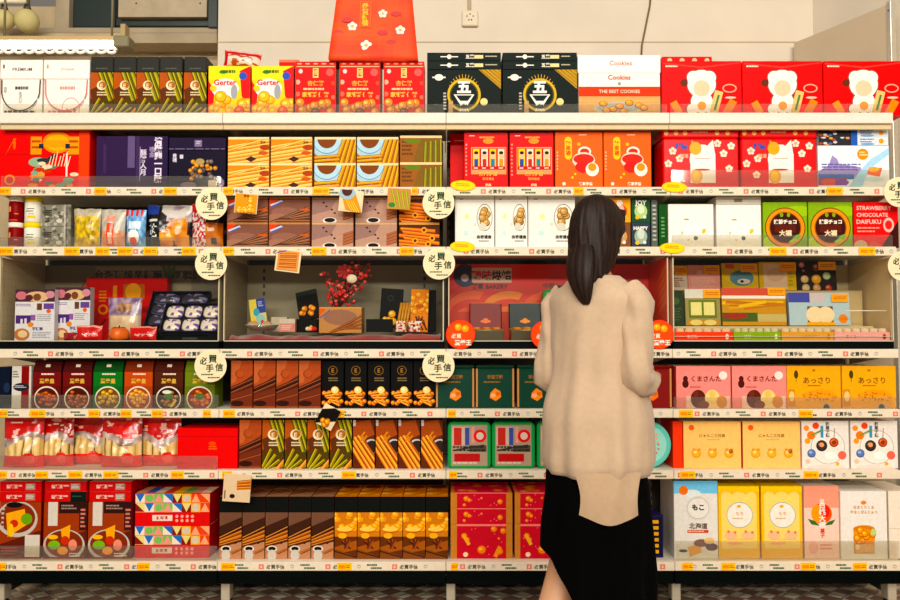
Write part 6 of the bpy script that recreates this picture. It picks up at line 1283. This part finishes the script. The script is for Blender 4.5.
def jarbox(P):
    P.ell(.5, .17, .06, .03, '#e8903a'); P.text('なまくりくま', .5, .24, .05, '#c8955c', .56, .03); P.text('やまくぼんじゅう', .5, .31, .05, '#c8955c', .72, .03); P.rect(.27, .55, .72, .92, '#e0a848'); P.ell(.5, .56, .24, .06, '#d89030'); P.ell(.5, .68, .24, .13, '#eca028')
    for i in range(9): P.blob(.3+.4*R.random(), .56+.2*R.random(), .05, '#f0a828', '#f8d460', '#b8641c')
    P.rect(.3, .78, .7, .9, '#e8c088'); P.ell(.7, .6, .06, .05, '#c0d890'); P.ell(.35, .82, .05, .04, '#f8e0b8')
P1('cake_box', 'white box with amber jar print near the right end of the bottom shelf', 'box', 840, 886.5, 491, 7, bx('#eee8e0', jarbox, lambda P: P.rect(0, 0, 1, 1, '#fbf7f2'), d=.24, side='#f0ece4'), Y=.025)
P1('cake_box', 'plain cream box cut by the right frame edge on the bottom shelf', 'box', 888, 915, 491, 7, bx('#f0e4d4', lambda P: P.rect(0, .55, 1, .56, '#d8c8b4'), d=.24), Y=.03)
def bluebars(P): P.rect(.15, .05, .95, .95, '#1c1a38'); [P.rect(.3, .12+i*.14, .75, .2+i*.14, '#e8b04a') for i in range(6)]
P1('snack_box', 'dark blue box with yellow bars in the shade right of the person', 'box', 645, 663, 515, 7, bx('#28245a', bluebars, d=.12), Y=.05)
mb, P = rtin(46*kk(.16), 0, .04, '#8a8c88', '#4a4c4e'); P.circ(.5, .5, .3, '#2a2c30', 20)
o = mb.build('round_tin', TIN); o.location = (W(636, 520, .2)[0], .2, ZS[7]+.0005); tag(o, 'dim grey round tin behind the dark blue box on the bottom shelf', 'tin')
# ------------------------------------------------------------------ the walking person
PY = -.95
px0, _z = W(600, 400, PY)
person = empty('person', (px0-.008, PY, 0), math.radians(-42))
SKIN = mat('skin', .55, color='#c9936c', mottle=.05, scale=20)
def skinned(chains, joins):
    """chains: list of [(x,y,z,rx,ry)...]; joins: {chain index: (chain, vertex)} -> mesh data grown around the bones"""
    vs, es, rs = [], [], []; ids = []
    for ci, ch in enumerate(chains):
        cur = []
        for p in ch: vs.append(p[:3]); rs.append((p[3], p[4] if len(p) > 4 else p[3])); cur.append(len(vs)-1)
        if ci in joins: c0, v0 = joins[ci]; es.append((ids[c0][v0], cur[0]))
        es += [(cur[i], cur[i+1]) for i in range(len(cur)-1)]; ids.append(cur)
    me = bpy.data.meshes.new('bones'); me.from_pydata(vs, es, []); o = bpy.data.objects.new('bones', me); C.objects.link(o)
    m = o.modifiers.new('s', 'SKIN'); sk = me.skin_vertices[0] if me.skin_vertices else None
    if sk is None:
        bpy.context.view_layer.objects.active = o; o.modifiers.remove(m); bpy.context.view_layer.update(); m = o.modifiers.new('s', 'SKIN')
        if not me.skin_vertices:
            with bpy.context.temp_override(object=o, active_object=o): bpy.ops.mesh.customdata_skin_add()
        sk = me.skin_vertices[0]
    for i, r in enumerate(rs): sk.data[i].radius = r
    sk.data[0].use_root = True; m.use_smooth_shade = True
    s = o.modifiers.new('u', 'SUBSURF'); s.levels = s.render_levels = 2
    dg = bpy.context.evaluated_depsgraph_get(); e = o.evaluated_get(dg); t = e.to_mesh(); out = ([tuple(v.co) for v in t.vertices], [tuple(p.vertices) for p in t.polygons]); e.to_mesh_clear()
    bpy.data.objects.remove(o); return out
body = MB()
def addskin(ch, jn): v, f = skinned(ch, jn); body.mesh(v, f, '#c9936c', True)
# torso, neck, legs and arms; the figure faces +Y here
spine = [(0, 0, .80, .115, .09), (0, .005, .90, .10, .082), (0, 0, 1.02, .105, .08), (0, -.005, 1.12, .12, .085), (0, -.005, 1.185, .10, .07), (0, .0, 1.235, .048, .048), (0, .012, 1.285, .046, .046)]
legR = [(.066, .015, .73, .066), (.072, .04, .60, .062), (.075, .075, .44, .05, .052), (.075, .06, .32, .048, .05), (.075, .03, .12, .034), (.075, .025, .07, .035), (.075, .08, .035, .032, .026), (.075, .155, .022, .026, .016)]
legL = [(-.066, -.01, .73, .066), (-.072, -.02, .60, .062), (-.078, -.04, .44, .05, .052), (-.078, -.10, .33, .048, .05), (-.078, -.22, .20, .034), (-.078, -.255, .165, .034), (-.078, -.225, .10, .03, .026), (-.078, -.18, .05, .026, .017)]
def arm(s, el, wr): return [(s*.11, -.005, 1.172, .04), (s*.138, -.01, 1.14, .038), ((s*.142+el[0])/2, el[1]/2, (1.15+el[2])/2, .038), (*el, .034), ((el[0]*.4+wr[0]*.6), (el[1]*.4+wr[1]*.6), (el[2]*.4+wr[2]*.6), .03), (*wr, .021, .025)]
eR, wR = (.142, -.03, .94), (.08, .18, .95); eL, wL = (-.142, -.04, .93), (-.06, .17, .97)
addskin([spine, legR, legL, arm(1, eR, wR), arm(-1, eL, wL)], {1: (0, 0), 2: (0, 0), 3: (0, 4), 4: (0, 4)})
def hand(w, dr, s):
    """palm plus five separate curled digits; dr forward, s = +1 right hand"""
    w = Vector(w); f = Vector(dr).normalized(); up = Vector((0, 0, 1)); sd = f.cross(up).normalized(); n = sd.cross(f)
    pal = [(*(w-f*.01), .024, .02), (*(w+f*.03), .03, .016), (*(w+f*.07), .032, .014)]
    addskin([pal], {})
    for k, (off, ln) in enumerate(((-.024, .062), (-.008, .072), (.008, .068), (.024, .052))):
        b = w+f*.066+n*off; c = -sd*s
        p = [b-f*.01, b+f*ln*.35+c*.006, b+f*ln*.62+c*.022, b+f*ln*.7+c*.042]
        addskin([[(*p[0], .009), (*p[1], .0088), (*p[2], .008), (*p[3], .0068)]], {})
    b = w+f*.02+n*-.02*-1; c = -sd*s; p = [b, b+n*.022+f*.02+c*.012, b+n*.026+f*.042+c*.024, b+n*.02+f*.056+c*.034]
    addskin([[(*p[0], .012), (*p[1], .0105), (*p[2], .0095), (*p[3], .0075)]], {})
hand(wR, (-.5, .9, .15), 1); hand(wL, (.5, .9, .1), -1)
# head with brow, nose, lips, chin and ears
hz = 1.385; rs = []; n = 40
for i in range(33):
    a = -math.pi/2+math.pi*i/32; r = []
    for j in range(n):
        t = 2*math.pi*j/n; x = math.cos(a)*math.cos(t); y = math.cos(a)*math.sin(t); z = math.sin(a)
        X = x*.063; Y = y*.088; Z = z*.104
        if z < 0: X *= 1+.28*z; Y = Y*(1+.22*z)+(-z)*.016
        fr = max(0, y)
        Y += fr*(.017*math.exp(-((x/.16)**2+((z+.18)/.16)**2)) + .006*math.exp(-((x/.3)**2+((z+.48)/.07)**2)) - .007*math.exp(-(((abs(x)-.42)/.2)**2+((z-.02)/.13)**2)) + .005*math.exp(-((x/.5)**2+((z-.2)/.12)**2)) + .006*math.exp(-((x/.3)**2+((z+.78)/.15)**2)))
        r.append((X, Y+.018, hz+Z))
    rs.append(r)
body.rings(rs, '#c9936c')
for s in (-1, 1): body.ellipsoid(s*.064, .012, hz-.008, .008, .017, .028, '#c9936c', 12, 8)
raw = body.build('body', SKIN, person)
rm = raw.modifiers.new('r', 'REMESH'); rm.mode = 'VOXEL'; rm.voxel_size = .0045; rm.use_smooth_shade = True
sm = raw.modifiers.new('sm', 'SMOOTH'); sm.factor = .5; sm.iterations = 3
dg = bpy.context.evaluated_depsgraph_get(); e = raw.evaluated_get(dg); nm = bpy.data.meshes.new_from_object(e); raw.modifiers.clear(); raw.data = nm; nm.materials.clear(); nm.materials.append(SKIN)
for s, nmn in ((-1, 'eye'), (1, 'eye')):
    mb = MB(); mb.ellipsoid(s*.028, .094, hz+.003, .013, .008, .0075, '#efe8e0', 12, 8); mb.ellipsoid(s*.028, .1005, hz+.003, .006, .002, .006, '#2a1a12', 12, 8); mb.build(nmn, GLOSSY, person)
mb = MB(); mb.ellipsoid(0, .1015, hz-.05, .021, .006, .0065, '#b0604f', 14, 8); mb.build('lips', MATTE, person)
# hair
HAIR = mat('dark_hair', .55, spec=.25, mottle=.35, scale=90)
mb = MB(); rs = []; n = 90; m = 40
for i in range(m+1):
    v = i/m; r = []
    for j in range(n):
        t = 2*math.pi*j/n; x = math.cos(t); y = math.sin(t); back = .5-.5*y
        if v < .45:
            a = math.pi/2*(1-v/.45); k = math.cos(a); z = hz+.108*math.sin(a)+.0; X = x*.073*k; Y = y*.098*k+.008
        else:
            q = (v-.45)/.55; drop = .03+.135*back**.8
            k = 1-.05*q-.12*q*q*(1-back*.4); X = x*.073*k*(1+.05*math.sin(q*3)); Y = y*(.100 if y < 0 else .1-.045*min(1, q*3))*k+.008-.012*q; z = hz-drop*q
        if y > .2 and abs(x) < .8 and v > .3: z = max(z, hz+.055+.01*abs(x)); 
        st = 1+.02*math.sin(t*34+3*math.sin(v*4))+.015*math.sin(t*71+v*9); st2 = st if k > .1 else 1
        r.append((X*st2, (Y-.008)*st2+.008, z+.004*math.sin(t*23)*(v > .8)))
    rs.append(r)
inner = [[(x*.9, (y-.008)*.9+.008, z+.002) for x, y, z in rs[-1]]]
mb.rings(rs+inner, '#1d130e', colf=lambda i, j: mix('#1b110c', '#3a261a', .5+.5*math.sin(j*2.3+math.sin(i*.4)*2)*.6)); mb.build('hair', HAIR, person)
mb = MB(); rs = []
for i in range(26):     # the tail of hair falling behind the neck
    v = i/25; r = []; wd_ = .05*math.sin(math.pi*min(1, .06+v*.92))**.55*(1-.3*v)+.002; cy = -.066-.045*math.sin(v*2.2); cz = hz-.03-.19*v
    for j in range(36):
        t = 2*math.pi*j/36; st = 1+.05*math.sin(t*13+v*3)
        r.append((.03*v+math.cos(t)*wd_*st, cy+math.sin(t)*wd_*.5*st, cz))
    rs.append(r)
mb.rings(rs, '#1d130e', colf=lambda i, j: mix('#1b110c', '#3a261a', .5+.5*math.sin(j*2.1))); mb.build('hair_tail', HAIR, person)
# blouse: body and sleeves
BL = mat('thin_cotton', .85, mottle=.04, scale=60, bump=.15, sheen=.2)
cam_a = math.radians(-90+42)
def hemz(t, base, drop, width=.9, ctr=cam_a):
    d = math.atan2(math.sin(t-ctr), math.cos(t-ctr)); return base-drop*math.exp(-(d/width)**2)
def cloth(name, prof, hem, col, mat_, fold=0., nf=9, n=96, m=44, seed=0, thick=.003, rim=1.):
    """prof(v) -> (z or None, rx, ry, cy); the last ring follows hem(t)"""
    mb = MB(); outer = []; inner = []
    ztop = prof(0)[0]
    for i in range(m+1):
        v = i/m; a = []; b = []
        for j in range(n):
            t = 2*math.pi*j/n; z = ztop+(hem(t)-ztop)*v; rx, ry, cx, cy = prof(v)[1:]
            f = fold*v**1.2*(math.sin(nf*t+seed+1.2*math.sin(v*3))+.5*math.sin(nf*1.7*t+seed*2+2*v))+.006*noise.noise(Vector((math.cos(t)*2.5, math.sin(t)*2.5, z*9+seed)))*min(1, v*5)
            x = math.cos(t); y = math.sin(t); a.append((cx+x*(rx+f), cy+y*(ry+f), z)); b.append((cx+x*(rx+f-thick), cy+y*(ry+f-thick), z))
        outer.append(a); inner.append(b)
    mb.rings([inner[0]]+outer+inner[::-1][:1], col, cap0=False, cap1=False); mb.rings(inner[::-1], col, cap0=False, cap1=False); return mb.build(name, mat_, person)
def bprof(v):
    z = 1.25
    pts = [(0, .072, .062, -.002), (.035, .098, .07, -.004), (.075, .136, .086, -.005), (.12, .15, .095, -.005), (.22, .14, .105, 0), (.45, .135, .118, 0), (.75, .16, .15, 0), (.94, .162, .154, 0), (1, .152, .145, 0)]
    for p, q in zip(pts, pts[1:]):
        if v <= q[0]: t = (v-p[0])/(q[0]-p[0]); t = t*t*(3-2*t); return z, p[1]+(q[1]-p[1])*t, p[2]+(q[2]-p[2])*t, 0, p[3]+(q[3]-p[3])*t
    return z, pts[-1][1], pts[-1][2], 0, 0
cloth('blouse', bprof, lambda t: hemz(t, .69, .01), '#c8b29a', BL, .006, 9, seed=1)
def sleeve(s, el, wr):
    mb = MB(); path = [Vector((s*.10, 0, 1.205)), Vector((s*.135, -.005, 1.165)), Vector((s*.136, -.015, 1.07)), Vector(el)+Vector((s*.002, 0, .02)), Vector(el)+(Vector(wr)-Vector(el))*.3, Vector(el)+(Vector(wr)-Vector(el))*.62]
    rr = [.042, .048, .046, .044, .042, .04]; P2 = []; R2 = []
    for k in range(len(path)-1):
        for q in range(6): t = q/6; P2.append(path[k].lerp(path[k+1], t)); R2.append(rr[k]*(1-t)+rr[k+1]*t)
    P2.append(path[-1]); R2.append(rr[-1]); rs = []
    for i, p in enumerate(P2):
        tn = (P2[min(i+1, len(P2)-1)]-P2[max(i-1, 0)]).normalized(); a = tn.cross(Vector((s, .2, .1))).normalized(); b = tn.cross(a)
        rs.append([p+a*(R2[i]+.004*math.sin(5*t+i*.5)+.003*math.sin(i*1.3))*math.cos(t)+b*(R2[i]+.004*math.sin(4*t+i*.7))*math.sin(t) for t in [2*math.pi*j/32 for j in range(32)]])
    inn = [[c+(v-c)*.94 for v in r] for r, c in zip(rs[::-1], P2[::-1])]
    mb.rings(rs+inn, '#c8b29a', cap0=False, cap1=False); mb.build('sleeve', BL, person)
sleeve(1, eR, wR); sleeve(-1, eL, wL)
def sprof(v):
    k = min(1, v*2.2); return .84, .118+.024*k+.012*v, .10+.03*k+.04*v, 0, .0
cloth('skirt', sprof, lambda t: hemz(t, .30, .0)+.19*max(0, math.cos(t-(math.pi+.75)))**2, '#050506', mat('black_fabric', .9, mottle=.1, scale=80, bump=.2, spec=.05), .008, 7, seed=4)
mb = MB(); g = []
for side in (0, 1):
    vs_ = []; fs_ = []; nc = 36; nr = 14
    for i in range(nr+1):
        v = i/nr; half = .62-.08*math.sin(v*3.1)-.1*v
        for j in range(nc+1):
            u = -1+2*j/nc; t = cam_a+u*half; k = 1.13+.05*math.sin(v*2.6)+.014*math.sin(u*7+v*2)-(.02 if side else 0)
            vs_.append((.143*math.cos(t)*k, .135*math.sin(t)*k, .705-.125*v-.014*math.cos(u*2.4)*v))
    for i in range(nr):
        for j in range(nc):
            q = (i*(nc+1)+j, i*(nc+1)+j+1, (i+1)*(nc+1)+j+1, (i+1)*(nc+1)+j); fs_.append(q[::-1] if side == 0 else q)
    mb.mesh(vs_, fs_, '#bea68c')
mb.build('shirt_tail', BL, person)
for s, (x, y, z, rz) in ((1, (.075, .025, .0015, 0)), (-1, (-.078, -.25, .09, 0))):
    mb = MB(); rs = []; pitch = 0 if s == 1 else .55
    for i in range(13):
        v = i/12; yy = -.045+.21*v; wdt = .036*(math.sin(math.pi*min(1, .12+.86*v))**.5)+.004; hh = .075-.045*min(1, v*1.6) if v > .25 else .075
        r = []
        for j in range(20):
            t = 2*math.pi*j/20; r.append((wdt*math.cos(t), yy, max(0, .5+.5*math.sin(t))*hh))
        rs.append(r)
    mb.rings(rs, '#ded8cc'); o = mb.build('shoe', MATTE, person, (x, y, z)); o.rotation_euler.x = -pitch
tag(person, 'person with dark hair, cream blouse and black skirt walking past the shelves', 'person')
